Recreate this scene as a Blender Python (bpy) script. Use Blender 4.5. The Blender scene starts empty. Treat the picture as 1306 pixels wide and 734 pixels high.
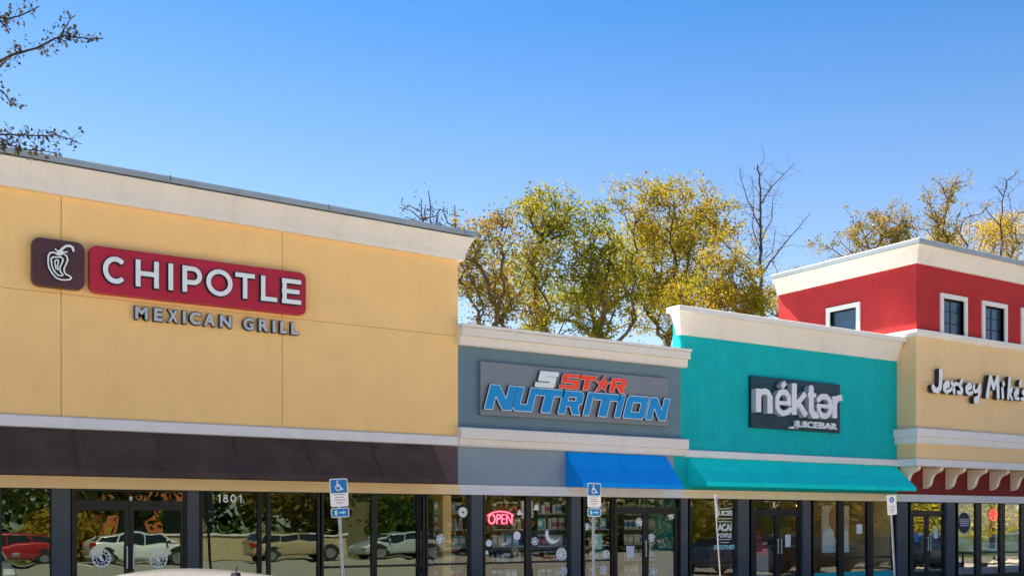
import bpy, math, random
import numpy as np
from mathutils import Vector, Matrix
R = math.radians
random.seed(7)
sc = bpy.context.scene
COL = sc.collection

# ------------------------------------------------------------------ camera model (surveyed from the photo)
CY, CZ, TH, FOC, CX, HY = -20.0, 1.85, R(33), 1392.0, 653.0, 665.0
def X(px, y=0.0):
    return (y - CY) * math.tan(TH + math.atan((px - CX) / FOC))
def Z(px, py, y=0.0):
    x = X(px, y)
    dep = x * math.sin(TH) + (y - CY) * math.cos(TH)
    return CZ + (HY - py) * dep / FOC
def ZA(pts, y=0.0):
    return sum(Z(a, b, y) for a, b in pts) / len(pts)
def AT(px, py, dist_y):
    return Vector((X(px, dist_y), dist_y, Z(px, py, dist_y)))

cam = bpy.data.cameras.new('camera'); camo = bpy.data.objects.new('camera', cam); COL.objects.link(camo)
camo.location = (0, CY, CZ); camo.rotation_euler = (R(90), 0, -TH)
cam.sensor_width = 36; cam.lens = FOC / 1306 * 36; cam.shift_y = (HY - 367) / 1306
cam.clip_end = 2000; cam.clip_start = 0.05
sc.camera = camo

# ------------------------------------------------------------------ world, sun
SUN_AZ, SUN_EL = R(-14), R(56)      # azimuth from +Y toward +X
w = bpy.data.worlds.new('World'); sc.world = w; w.use_nodes = True
nt = w.node_tree; nt.nodes.clear()
sky = nt.nodes.new('ShaderNodeTexSky'); sky.sky_type = 'NISHITA'; sky.sun_disc = False
sky.sun_elevation = SUN_EL; sky.sun_rotation = SUN_AZ
sky.air_density = 0.92; sky.dust_density = 0.25; sky.ozone_density = 4.0
bg = nt.nodes.new('ShaderNodeBackground'); bg.inputs[1].default_value = 0.048
wo = nt.nodes.new('ShaderNodeOutputWorld')
hs = nt.nodes.new('ShaderNodeHueSaturation'); hs.inputs['Saturation'].default_value = 1.25
tcw = nt.nodes.new('ShaderNodeTexCoord'); sx_ = nt.nodes.new('ShaderNodeSeparateXYZ'); nt.links.new(tcw.outputs['Generated'], sx_.inputs[0])
mrw = nt.nodes.new('ShaderNodeMapRange'); mrw.inputs[1].default_value = 0.18; mrw.inputs[2].default_value = 0.42; mrw.inputs[3].default_value = 0.90; mrw.inputs[4].default_value = 1.27
nt.links.new(sx_.outputs[2], mrw.inputs[0]); nt.links.new(mrw.outputs[0], hs.inputs['Saturation'])
nt.links.new(sky.outputs[0], hs.inputs['Color']); nt.links.new(hs.outputs[0], bg.inputs[0]); nt.links.new(bg.outputs[0], wo.inputs[0])
sl = bpy.data.lights.new('sun', 'SUN'); slo = bpy.data.objects.new('sun', sl); COL.objects.link(slo)
sl.energy = 5.0; sl.angle = R(0.5); sl.color = (1.0, 0.91, 0.77)
sd = Vector((math.sin(SUN_AZ) * math.cos(SUN_EL), math.cos(SUN_AZ) * math.cos(SUN_EL), math.sin(SUN_EL)))
slo.rotation_euler = sd.to_track_quat('Z', 'Y').to_euler(); slo.location = (0, 0, 60)
vs = sc.view_settings
vs.view_transform = 'Standard'; vs.look = 'None'; vs.exposure = 1.98; vs.gamma = 1.0
sc.cycles.max_bounces = 8; sc.cycles.transparent_max_bounces = 16
sc.cycles.use_denoising = True
sc.cycles.caustics_reflective = False; sc.cycles.caustics_refractive = False

# ------------------------------------------------------------------ materials
M = {}
def mat(name, base, rough=0.7, metal=0.0, var=0.08, scale=3.0, bump=0.0, bscale=60.0, spec=0.4, streak=0.0, emis=None, emis_s=0.0, coat=0.0):
    m = bpy.data.materials.new(name); m.use_nodes = True; M[name] = m
    n = m.node_tree; p = n.nodes['Principled BSDF']
    p.inputs['Roughness'].default_value = rough; p.inputs['Metallic'].default_value = metal
    p.inputs['Specular IOR Level'].default_value = spec
    if coat: p.inputs['Coat Weight'].default_value = coat
    tc = n.nodes.new('ShaderNodeNewGeometry')
    nz = n.nodes.new('ShaderNodeTexNoise'); nz.inputs['Scale'].default_value = scale; nz.inputs['Detail'].default_value = 6; nz.inputs['Roughness'].default_value = 0.65
    n.links.new(tc.outputs['Position'], nz.inputs['Vector'])
    cr = n.nodes.new('ShaderNodeValToRGB'); cr.color_ramp.elements[0].position = 0.3; cr.color_ramp.elements[1].position = 0.7
    a = [max(0, c * (1 - var)) for c in base]; b = [min(1, c * (1 + var)) for c in base]
    cr.color_ramp.elements[0].color = (*a, 1); cr.color_ramp.elements[1].color = (*b, 1)
    n.links.new(nz.outputs[0], cr.inputs[0])
    col = cr.outputs[0]
    if streak:
        mp = n.nodes.new('ShaderNodeMapping'); mp.inputs['Scale'].default_value = (5.0, 5.0, 0.35)
        n.links.new(tc.outputs['Position'], mp.inputs['Vector'])
        n2 = n.nodes.new('ShaderNodeTexNoise'); n2.inputs['Scale'].default_value = 1.0; n2.inputs['Detail'].default_value = 5
        n.links.new(mp.outputs[0], n2.inputs['Vector'])
        r2 = n.nodes.new('ShaderNodeMapRange'); r2.inputs[1].default_value = 0.52; r2.inputs[2].default_value = 0.8; r2.inputs[3].default_value = 0; r2.inputs[4].default_value = streak
        n.links.new(n2.outputs[0], r2.inputs[0])
        mx = n.nodes.new('ShaderNodeMix'); mx.data_type = 'RGBA'; mx.blend_type = 'MULTIPLY'
        n.links.new(r2.outputs[0], mx.inputs[0]); n.links.new(col, mx.inputs[6]); mx.inputs[7].default_value = (0.45, 0.4, 0.36, 1)
        col = mx.outputs[2]
    n.links.new(col, p.inputs['Base Color'])
    if bump:
        n3 = n.nodes.new('ShaderNodeTexNoise'); n3.inputs['Scale'].default_value = bscale; n3.inputs['Detail'].default_value = 4
        n.links.new(tc.outputs['Position'], n3.inputs['Vector'])
        bp = n.nodes.new('ShaderNodeBump'); bp.inputs['Strength'].default_value = bump; bp.inputs['Distance'].default_value = 0.02
        n.links.new(n3.outputs[0], bp.inputs['Height']); n.links.new(bp.outputs[0], p.inputs['Normal'])
    if emis:
        p.inputs['Emission Color'].default_value = (*emis, 1); p.inputs['Emission Strength'].default_value = emis_s
    return m

def glass(name, refl, tint, rtint=(1, 1, 1), wav=0.0017, fm=0.9):
    m = bpy.data.materials.new(name); m.use_nodes = True; M[name] = m
    n = m.node_tree; n.nodes.clear(); out = n.nodes.new('ShaderNodeOutputMaterial')
    tr = n.nodes.new('ShaderNodeBsdfTransparent'); tr.inputs[0].default_value = (*tint, 1)
    gl = n.nodes.new('ShaderNodeBsdfGlossy'); gl.inputs['Roughness'].default_value = 0.0; gl.inputs[0].default_value = (*rtint, 1)
    lw = n.nodes.new('ShaderNodeLayerWeight'); lw.inputs[0].default_value = 0.35
    ma = n.nodes.new('ShaderNodeMath'); ma.operation = 'MULTIPLY_ADD'; ma.inputs[1].default_value = fm; ma.inputs[2].default_value = refl; ma.use_clamp = True
    n.links.new(lw.outputs['Fresnel'], ma.inputs[0])
    ge = n.nodes.new('ShaderNodeNewGeometry'); mb_ = n.nodes.new('ShaderNodeMath'); mb_.operation = 'MULTIPLY'; iv = n.nodes.new('ShaderNodeMath'); iv.operation = 'SUBTRACT'; iv.inputs[0].default_value = 1.0
    n.links.new(ge.outputs['Backfacing'], iv.inputs[1]); n.links.new(iv.outputs[0], mb_.inputs[0]); n.links.new(ma.outputs[0], mb_.inputs[1])
    mx = n.nodes.new('ShaderNodeMixShader'); n.links.new(mb_.outputs[0], mx.inputs[0]); n.links.new(tr.outputs[0], mx.inputs[1]); n.links.new(gl.outputs[0], mx.inputs[2])
    g = n.nodes.new('ShaderNodeNewGeometry'); nz = n.nodes.new('ShaderNodeTexNoise'); nz.inputs['Scale'].default_value = 1.6; nz.inputs['Detail'].default_value = 1
    n.links.new(g.outputs['Position'], nz.inputs['Vector'])
    bp = n.nodes.new('ShaderNodeBump'); bp.inputs['Strength'].default_value = 1.0; bp.inputs['Distance'].default_value = wav
    n.links.new(nz.outputs[0], bp.inputs['Height']); n.links.new(bp.outputs[0], gl.inputs['Normal'])
    n.links.new(mx.outputs[0], out.inputs[0])
    return m

def leafmat(name, cols, trans=0.5, scale=0.9):
    m = bpy.data.materials.new(name); m.use_nodes = True; M[name] = m
    n = m.node_tree; n.nodes.clear(); out = n.nodes.new('ShaderNodeOutputMaterial')
    g = n.nodes.new('ShaderNodeNewGeometry')
    nz = n.nodes.new('ShaderNodeTexNoise'); nz.inputs['Scale'].default_value = scale; nz.inputs['Detail'].default_value = 8; nz.inputs['Roughness'].default_value = 0.75
    n.links.new(g.outputs['Position'], nz.inputs['Vector'])
    cr = n.nodes.new('ShaderNodeValToRGB'); e = cr.color_ramp.elements
    k = len(cols)
    e[0].position = 0.32; e[0].color = (*cols[0], 1); e[1].position = 0.68; e[1].color = (*cols[-1], 1)
    for i in range(1, k - 1):
        q = e.new(0.32 + 0.36 * i / (k - 1)); q.color = (*cols[i], 1)
    n.links.new(nz.outputs[0], cr.inputs[0])
    d = n.nodes.new('ShaderNodeBsdfDiffuse'); t = n.nodes.new('ShaderNodeBsdfTranslucent'); mx = n.nodes.new('ShaderNodeMixShader'); mx.inputs[0].default_value = trans
    n.links.new(cr.outputs[0], d.inputs[0]); n.links.new(cr.outputs[0], t.inputs[0])
    n.links.new(d.outputs[0], mx.inputs[1]); n.links.new(t.outputs[0], mx.inputs[2]); n.links.new(mx.outputs[0], out.inputs[0])
    return m

ST = dict(rough=0.9, spec=0.2, bump=0.7, bscale=38)
mat('yellow_stucco', (0.975, 0.625, 0.265), var=0.04, scale=1.4, streak=0.05, **ST)
mat('cream_trim', (0.78, 0.73, 0.67), var=0.04, scale=1.5, streak=0.16, rough=0.8, spec=0.25, bump=0.15, bscale=90)
mat('white_trim', (0.78, 0.76, 0.74), var=0.04, scale=1.5, streak=0.12, rough=0.8, spec=0.25, bump=0.12, bscale=90)
mat('coping_metal', (0.30, 0.36, 0.41), rough=0.5, metal=0.1, var=0.12, scale=1.2, streak=0.2)
mat('coping_joint', (0.08, 0.09, 0.1), rough=0.8)
mat('grey_stucco', (0.15, 0.235, 0.29), var=0.06, scale=1.0, streak=0.08, **ST)
mat('pale_grey_stucco', (0.27, 0.34, 0.40), var=0.06, scale=1.0, streak=0.08, **ST)
mat('teal_stucco', (0.006, 0.44, 0.47), var=0.10, scale=1.6, streak=0.25, **ST)
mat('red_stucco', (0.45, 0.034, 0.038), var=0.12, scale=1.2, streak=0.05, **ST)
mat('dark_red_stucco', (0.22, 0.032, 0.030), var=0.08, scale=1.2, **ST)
mat('sand_stucco', (0.86, 0.61, 0.33), var=0.04, scale=1.0, streak=0.10, **ST)
mat('brown_stucco', (0.13, 0.085, 0.09), var=0.10, scale=1.5, **ST)
mat('plain_stucco', (0.45, 0.40, 0.34), var=0.08, scale=1.5, **ST)
mat('roofing', (0.45, 0.45, 0.44), rough=0.9)
mat('dark_fabric', (0.085, 0.060, 0.050), rough=0.95, spec=0.15, var=0.22, scale=2.2, bump=0.2, bscale=220)
mat('blue_fabric', (0.0, 0.33, 0.92), rough=0.85, spec=0.2, var=0.05, scale=2, bump=0.15, bscale=220)
mat('teal_fabric', (0.003, 0.76, 0.70), rough=0.85, spec=0.2, var=0.07, scale=2, bump=0.15, bscale=220)
mat('slate_pillar', (0.085, 0.092, 0.098), rough=0.75, var=0.1, bump=0.15)
mat('bronze_frame', (0.022, 0.022, 0.022), rough=0.4, metal=0.5)
mat('groove', (0.42, 0.27, 0.12), rough=1)
glass('dark_glass', 0.12, (0.34, 0.40, 0.34), (0.55, 0.68, 0.58))
glass('clear_glass', 0.06, (0.92, 0.93, 0.90), (0.95, 1.0, 0.95), fm=0.5)
glass('reflecting_glass', 0.34, (0.5, 0.52, 0.5), (1.0, 0.97, 0.9))
mat('tower_glass', (0.02, 0.05, 0.09), rough=0.03, spec=0.9, var=0.3)
mat('interior_wall', (0.50, 0.42, 0.32), rough=0.9, var=0.2, scale=1.5)
mat('interior_dark', (0.10, 0.09, 0.08), rough=0.9, var=0.3, scale=1.5)
mat('interior_floor', (0.35, 0.30, 0.25), rough=0.5)
mat('interior_wood', (0.34, 0.19, 0.10), rough=0.6, var=0.35, scale=4)
mat('red_plastic', (0.46, 0.010, 0.035), rough=0.35, var=0.10, scale=1.4, streak=0.25)
mat('brown_plastic', (0.085, 0.028, 0.032), rough=0.4, var=0.10)
mat('white_letter', (0.80, 0.83, 0.86), rough=0.4, var=0.05, scale=6)
mat('letter_side', (0.018, 0.022, 0.030), rough=0.4)
mat('silver_letter', (0.52, 0.54, 0.57), rough=0.35, metal=0.3, var=0.08)
mat('grey_panel', (0.21, 0.235, 0.27), rough=0.55, metal=0.2, var=0.05, scale=1.0, streak=0.05)
mat('sign_red', (0.95, 0.07, 0.02), rough=0.35, var=0.03)
mat('sign_blue', (0.0, 0.27, 0.64), rough=0.35, var=0.03)
mat('sign_edge', (0.62, 0.72, 0.82), rough=0.4, var=0.03)
mat('navy_panel', (0.006, 0.035, 0.055), rough=0.3, var=0.3)
mat('pale_letter', (0.72, 0.74, 0.82), rough=0.45, var=0.01)
mat('pale_side', (0.42, 0.44, 0.52), rough=0.5)
mat('neon_red', (0.9, 0.05, 0.08), emis=(1.0, 0.05, 0.10), emis_s=2.2)
mat('neon_bright', (0.9, 0.05, 0.08), emis=(1.0, 0.02, 0.06), emis_s=5.0)
mat('lamp_warm', (0.9, 0.6, 0.3), emis=(1.0, 0.55, 0.15), emis_s=4.0)
mat('galvanised', (0.50, 0.54, 0.58), rough=0.4, metal=0.6, var=0.15, scale=8)
mat('traffic_blue', (0.0, 0.16, 0.46), rough=0.4, var=0.03)
mat('traffic_white', (0.78, 0.79, 0.82), rough=0.4, var=0.03)
mat('faded_ink', (0.35, 0.28, 0.26), rough=0.6)
mat('decal_white', (0.93, 0.92, 0.90), rough=0.5, var=0.03)
mat('decal_teal', (0.35, 0.72, 0.75), rough=0.5)
mat('teal_film', (0.0, 0.42, 0.45), rough=0.5)
mat('paper', (0.75, 0.76, 0.80), rough=0.7)
mat('poster_dark', (0.06, 0.07, 0.07), rough=0.5, var=0.5, scale=9)
mat('skin_tone', (0.38, 0.16, 0.09), rough=0.6)
mat('hair_tone', (0.28, 0.13, 0.06), rough=0.6, var=0.4, scale=20)
mat('asphalt', (0.34, 0.30, 0.25), rough=0.9, var=0.15, scale=3, bump=0.3, bscale=60)
mat('concrete', (0.58, 0.55, 0.50), rough=0.9, var=0.10, scale=2, bump=0.2)
mat('paint_white', (0.75, 0.75, 0.73), rough=0.7, var=0.1)
mat('ground_green', (0.10, 0.13, 0.035), rough=1, var=0.35, scale=1.2, bump=0.5, bscale=20)
mat('bark', (0.11, 0.080, 0.060), rough=0.95, var=0.3, scale=6, bump=0.4, bscale=25)
mat('pale_bark', (0.075, 0.05, 0.04), rough=0.95, var=0.3, scale=6, bump=0.4, bscale=25)
mat('dark_twig', (0.035, 0.028, 0.028), rough=0.95, var=0.2)
mat('tan_wall', (0.55, 0.42, 0.25), var=0.08, scale=1.0, **ST)
mat('orange_wall', (0.55, 0.16, 0.06), var=0.08, scale=1.0, **ST)
mat('tyre', (0.02, 0.02, 0.02), rough=0.85)
mat('rim_metal', (0.5, 0.5, 0.52), rough=0.3, metal=0.9)
mat('car_glass', (0.015, 0.02, 0.022), rough=0.04, spec=0.8)
mat('car_trim', (0.02, 0.02, 0.02), rough=0.6)
mat('headlight_lens', (0.7, 0.72, 0.75), rough=0.1, spec=0.8)
mat('tail_lens', (0.35, 0.01, 0.01), rough=0.15, spec=0.8)
for n_, c_ in (('paint_pearl', (0.27, 0.275, 0.285)), ('paint_red', (0.36, 0.015, 0.02)), ('paint_silver', (0.42, 0.45, 0.47)), ('paint_black', (0.02, 0.02, 0.024)), ('paint_gold', (0.42, 0.33, 0.20)), ('paint_blue', (0.03, 0.06, 0.14)), ('paint_grey', (0.08, 0.085, 0.09)), ('paint_white2', (0.74, 0.74, 0.72))):
    mat(n_, c_, rough=0.3, var=0.02, coat=0.8, metal=0.15)
leafmat('leaf_olive', [(0.05, 0.08, 0.025), (0.18, 0.20, 0.025), (0.40, 0.34, 0.025), (0.52, 0.35, 0.03)], 0.4)
leafmat('leaf_gold', [(0.07, 0.10, 0.02), (0.24, 0.22, 0.02), (0.44, 0.31, 0.035), (0.50, 0.31, 0.04)], 0.4)
leafmat('leaf_brown', [(0.06, 0.06, 0.02), (0.20, 0.16, 0.03), (0.34, 0.22, 0.04), (0.45, 0.30, 0.05)], 0.45)
leafmat('leaf_orange', [(0.12, 0.10, 0.02), (0.36, 0.24, 0.03), (0.55, 0.38, 0.04), (0.40, 0.22, 0.03)], 0.5)
leafmat('leaf_green', [(0.03, 0.06, 0.012), (0.06, 0.10, 0.02), (0.13, 0.16, 0.03)], 0.35)
leafmat('leaf_dark', [(0.03, 0.035, 0.03), (0.06, 0.06, 0.04), (0.16, 0.12, 0.06)], 0.25, 3)

# ------------------------------------------------------------------ mesh building
class MB:
    def __init__(s): s.v = []; s.f = []; s.m = []; s.mats = []
    def mi(s, m):
        if m not in s.mats: s.mats.append(m)
        return s.mats.index(m)
    def poly(s, pts, m=None):
        b = len(s.v); s.v += [tuple(p) for p in pts]; s.f.append(list(range(b, b + len(pts)))); s.m.append(s.mi(m) if m else 0)
    def raw(s, vs_, fs_, m=None):
        b = len(s.v); s.v += [tuple(p) for p in vs_]; k = s.mi(m) if m else 0
        for f in fs_: s.f.append([b + i for i in f]); s.m.append(k)
    def box(s, x0, x1, y0, y1, z0, z1, m=None):
        vs_ = [(x, y, z) for z in (z0, z1) for y in (y0, y1) for x in (x0, x1)]
        s.raw(vs_, [(0, 2, 3, 1), (4, 5, 7, 6), (0, 1, 5, 4), (2, 6, 7, 3), (0, 4, 6, 2), (1, 3, 7, 5)], m)
    def tube(s, p, q, r0, r1=None, n=8, m=None, caps=True):
        p = Vector(p); q = Vector(q); r1 = r0 if r1 is None else r1
        d = (q - p); L = d.length
        if L < 1e-6: return
        d /= L; a = d.orthogonal().normalized(); b = d.cross(a)
        vs_ = []
        for c, r in ((p, r0), (q, r1)):
            for i in range(n):
                t = 2 * math.pi * i / n; vs_.append(c + a * (r * math.cos(t)) + b * (r * math.sin(t)))
        fs_ = [(i, (i + 1) % n, n + (i + 1) % n, n + i) for i in range(n)]
        if caps: fs_ += [tuple(range(n - 1, -1, -1)), tuple(range(n, 2 * n))]
        s.raw(vs_, fs_, m)
    def prism(s, pts, a, b, axis='y', m=None):
        """polygon pts in the plane normal to axis, extruded from a to b"""
        n = len(pts)
        def P(u, v, t): return {'y': (u, t, v), 'x': (t, u, v), 'z': (u, v, t)}[axis]
        vs_ = [P(u, v, a) for u, v in pts] + [P(u, v, b) for u, v in pts]
        fs_ = [tuple(range(n)), tuple(range(2 * n - 1, n - 1, -1))] + [(i, n + i, n + (i + 1) % n, (i + 1) % n) for i in range(n)]
        s.raw(vs_, fs_, m)
    def sweep(s, path, prof, dz=lambda x: 0.0, m=None):
        """path: plan points, outward is the right-hand side; prof: closed (out, z) polygon"""
        n = len(path); rings = []
        for i, (x, y) in enumerate(path):
            dirs = []
            if i > 0: dirs.append((Vector(path[i]) - Vector(path[i - 1])).normalized())
            if i < n - 1: dirs.append((Vector(path[i + 1]) - Vector(path[i])).normalized())
            ns = [Vector((d.y, -d.x)) for d in dirs]
            if len(ns) == 2:
                k = ns[0] + ns[1]; k = k / (k.dot(ns[0]))
            else: k = ns[0]
            rings.append([(x + k.x * o, y + k.y * o, z + dz(x)) for o, z in prof])
        k = len(prof); vs_ = [p for r in rings for p in r]; fs_ = []
        for i in range(n - 1):
            for j in range(k):
                fs_.append((i * k + j, i * k + (j + 1) % k, (i + 1) * k + (j + 1) % k, (i + 1) * k + j))
        fs_ += [tuple(range(k - 1, -1, -1)), tuple(range((n - 1) * k, n * k))]
        s.raw(vs_, fs_, m)
    def build(s, name, m=None, parent=None, smooth=False, fix=True, bevel=0.0, seg=2):
        off = Vector(parent['_o']) if parent is not None and '_o' in parent else Vector((0, 0, 0))
        me = bpy.data.meshes.new(name)
        me.from_pydata([(a - off.x, b - off.y, c - off.z) for a, b, c in s.v], [], s.f)
        if s.mats:
            for q in s.mats: me.materials.append(M[q])
            me.polygons.foreach_set('material_index', s.m)
        else: me.materials.append(M[m])
        if fix:
            import bmesh
            bm = bmesh.new(); bm.from_mesh(me); bmesh.ops.recalc_face_normals(bm, faces=bm.faces); bm.to_mesh(me); bm.free()
        if smooth: me.polygons.foreach_set('use_smooth', [True] * len(me.polygons))
        me.update()
        o = bpy.data.objects.new(name, me); COL.objects.link(o)
        if parent is not None: o.parent = parent
        if bevel:
            b = o.modifiers.new('bevel', 'BEVEL'); b.width = bevel; b.segments = seg; b.limit_method = 'ANGLE'
        return o

def tag(o, label=None, cat=None, group=None, kind=None):
    for k, v in (('label', label), ('category', cat), ('group', group), ('kind', kind)):
        if v: o[k] = v
    return o
def thing(name, label, cat, loc=(0, 0, 0), group=None, kind=None):
    o = bpy.data.objects.new(name, None); COL.objects.link(o); o.location = loc; o['_o'] = [float(c) for c in loc]
    o.empty_display_size = 0.2
    return tag(o, label, cat, group, kind)
def sub(child, parent):
    child['_o'] = parent['_o'] if '_o' in parent else [0.0, 0.0, 0.0]
    return child
KIDS = {}
def copy_tree(o, parent=None, table=None):
    if table is None:
        table = {}
        for q in bpy.data.objects:
            if q.parent: table.setdefault(q.parent.name, []).append(q)
    c = o.copy(); COL.objects.link(c); c.parent = parent
    for ch in table.get(o.name, []): copy_tree(ch, c, table)
    return c

# signed-distance lettering: union of strokes and polygons in the (x, z) plane of a sign
def sd_seg(P, a, b, w, cut0=False, cut1=False):
    a = np.array(a, float); b = np.array(b, float); d = b - a; L = np.hypot(*d) + 1e-9; u = d / L
    q = P - a; t = np.clip(q @ u, 0, L); dist = np.hypot(q[:, 0] - t * u[0], q[:, 1] - t * u[1]) - w / 2
    if cut0: dist = np.maximum(dist, -(q @ u))
    if cut1: dist = np.maximum(dist, (q @ u) - L)
    return dist
def sd_line(P, pts, w, butt=False):
    d = np.full(len(P), 1e9); n = len(pts) - 1
    for i in range(n):
        d = np.minimum(d, sd_seg(P, pts[i], pts[i + 1], w, butt and i == 0, butt and i == n - 1))
    return d
def sd_poly(P, pts):
    pts = np.array(pts, float); n = len(pts); d = np.full(len(P), 1e18); s = np.ones(len(P))
    j = n - 1
    for i in range(n):
        e = pts[j] - pts[i]; q = P - pts[i]
        t = np.clip((q @ e) / (e @ e), 0, 1); b = q - t[:, None] * e
        d = np.minimum(d, (b ** 2).sum(1))
        c1 = P[:, 1] >= pts[i][1]; c2 = P[:, 1] < pts[j][1]; c3 = e[0] * q[:, 1] > e[1] * q[:, 0]
        allc = c1 & c2 & c3; none = (~c1) & (~c2) & (~c3); s = np.where(allc | none, -s, s); j = i
    return s * np.sqrt(d)
def glyph_mesh(mb, prims, yf, yb, cell, face, side, grow=0.0):
    """prims: ('l', pts, w, butt) or ('p', pts). Front face at y=yf (nearer the viewer), back at yb."""
    xs = [p[0] for q in prims for p in q[1]]; zs = [p[1] for q in prims for p in q[1]]
    mw = max([q[2] for q in prims if q[0] == 'l'] + [0]) / 2 + grow + 2 * cell
    x0, x1, z0, z1 = min(xs) - mw, max(xs) + mw, min(zs) - mw, max(zs) + mw
    nx, nz = int((x1 - x0) / cell) + 2, int((z1 - z0) / cell) + 2
    gx = x0 + np.arange(nx) * cell; gz = z0 + np.arange(nz) * cell
    G = np.stack(np.meshgrid(gx, gz), -1).reshape(-1, 2); D = np.full(len(G), 1e9)
    for q in prims:
        D = np.minimum(D, sd_line(G, q[1], q[2], q[3]) if q[0] == 'l' else sd_poly(G, q[1]))
    D = (grow - D).reshape(nz, nx)          # > 0 inside
    D[np.abs(D) < 1e-6] = 1e-6
    key = {}; V = []; F = []; S = []
    def vid(k, p):
        if k not in key: key[k] = len(V); V.append(p)
        return key[k]
    for r in range(nz - 1):
        row = D[r]; row2 = D[r + 1]; c = 0
        while c < nx - 1:
            q = [(c, r, row[c]), (c + 1, r, row[c + 1]), (c + 1, r + 1, row2[c + 1]), (c, r + 1, row2[c])]
            ins = [v[2] > 0 for v in q]
            if not any(ins): c += 1; continue
            if all(ins):
                F.append([vid((a, b), (gx[a], gz[b])) for a, b, _ in q]); c += 1; continue
            poly = []; cut = []
            for i in range(4):
                a, b = q[i], q[(i + 1) % 4]
                if a[2] > 0: poly.append(vid((a[0], a[1]), (gx[a[0]], gz[a[1]])))
                if (a[2] > 0) != (b[2] > 0):
                    t = a[2] / (a[2] - b[2])
                    k = ('e', min((a[0], a[1]), (b[0], b[1])), max((a[0], a[1]), (b[0], b[1])))
                    pid = vid(k, (gx[a[0]] + t * (gx[b[0]] - gx[a[0]]), gz[a[1]] + t * (gz[b[1]] - gz[a[1]])))
                    poly.append(pid); cut.append(pid)
            if len(poly) >= 3: F.append(poly)
            for i in range(len(poly)):
                a, b = poly[i], poly[(i + 1) % len(poly)]
                if a in cut and b in cut and a != b: S.append((a, b))
            c += 1
    b0 = len(mb.v); n = len(V)
    mb.v += [(p[0], yf, p[1]) for p in V] + [(p[0], yb, p[1]) for p in V]
    kf, ks = mb.mi(face), mb.mi(side)
    for f in F: mb.f.append([b0 + i for i in f]); mb.m.append(kf)
    for a, b in S: mb.f.append([b0 + b, b0 + a, b0 + n + a, b0 + n + b]); mb.m.append(ks)

def text_obj(name, txt, x0, x1, z0, z1, yf, depth, m, parent, bold=0.0, space=1.0):
    """lettering from Blender's built-in font, fitted to a box on a wall facing -y"""
    cu = bpy.data.curves.new(name, 'FONT'); cu.body = txt; cu.size = 1.0; cu.extrude = 0.05; cu.offset = bold; cu.space_character = space
    to = bpy.data.objects.new('tmp_text', cu); COL.objects.link(to)
    dg = bpy.context.evaluated_depsgraph_get(); me = bpy.data.meshes.new_from_object(to.evaluated_get(dg))
    COL.objects.unlink(to); bpy.data.objects.remove(to)
    co = np.array([v.co[:] for v in me.vertices]); mn, mx_ = co.min(0), co.max(0)
    off = Vector(parent['_o']) if parent is not None and '_o' in parent else Vector((0, 0, 0))
    out = []
    for c in co:
        out.append((x0 + (c[0] - mn[0]) / (mx_[0] - mn[0]) * (x1 - x0) - off.x, yf + (0 if c[2] > 0 else depth) - off.y, z0 + (c[1] - mn[1]) / (mx_[1] - mn[1]) * (z1 - z0) - off.z))
    for v, p in zip(me.vertices, out): v.co = p
    me.materials.clear(); me.materials.append(M[m]); me.name = name
    for p in me.polygons: p.material_index = 0
    o = bpy.data.objects.new(name, me); COL.objects.link(o)
    if parent is not None: o.parent = parent
    return o
#@@SECTION buildings
# ================================================================== GROUND
def ground_sheet(name, pts, z0, z1, m, kind='structure'):
    b = MB()
    if z1 is None: b.poly([(x, y, z0) for x, y in pts])
    else: b.prism(pts, z0, z1, axis='z')
    return tag(b.build(name, m), kind=kind)
ground_sheet('ground', [(-300, -300), (400, -300), (400, 500), (-300, 500)], -0.02, None, 'ground_green')
ground_sheet('parking_lot', [(-60, -31.5), (90, -31.5), (90, -4.9), (-60, -4.9)], -0.01, 0.0, 'asphalt')
ground_sheet('sidewalk', [(-40, -4.7), (60, -4.7), (60, -0.02), (-40, -0.02)], 0.0, 0.15, 'concrete')
ground_sheet('kerb', [(-40, -4.9), (60, -4.9), (60, -4.704), (-40, -4.704)], 0.0, 0.155, 'concrete')
b = MB()
for i in range(-6, 18):
    x = 1.3 + i * 2.85; b.box(x - .05, x + .05, -10.2, -5.2, 0.002, 0.006)
    b.box(x - .05, x + .05, -31.0, -26.4, 0.002, 0.006)
tag(b.build('stall_markings', 'paint_white'), kind='structure')
ground_sheet('road', [(-80, -47), (120, -47), (120, -39), (-80, -39)], -0.012, 0.0, 'asphalt')
ground_sheet('rear_service_lane', [(-60, 9.5), (90, 9.5), (90, 15), (-60, 15)], -0.012, 0.0, 'asphalt')

# ================================================================== STOREFRONT BUILDINGS
xA0, xA1 = -12.0, X(584)            # yellow store
xB1 = X(868)                        # grey store ends, teal begins
xC1 = 26.0                          # teal ends, sand-coloured store begins
xD1 = 41.0
YD = -0.63                          # front of the sand-coloured store
z_beam0, z_beam1 = 2.43, 2.64
z_soff = 2.445
z_tr0, z_tr1 = 3.45, 3.66           # lower trim of the yellow store
FL = 0.16                           # floor level

def slab_parts(root, x0, x1, z_roof, wallm, y_back=9.0, sides=(True, True), zlow=0.0):
    b = MB(); b.box(x0, x1, 0.28, y_back, z_roof - 0.25, z_roof); b.build('roof', 'roofing', root)
    b = MB(); b.box(x0, x1, y_back, y_back + .2, zlow, z_roof + .4); b.build('rear_wall', 'plain_stucco', root)
    b = MB(); b.box(x0 + .003, x1 - .003, 0.16, y_back, 0.02, FL); b.build('shop_floor', 'interior_floor', root)
    b = MB(); b.box(x0 + .2, x1 - .2, 0.28, y_back, 2.75, 2.8); b.build('shop_ceiling', 'plain_stucco', root)

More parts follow.
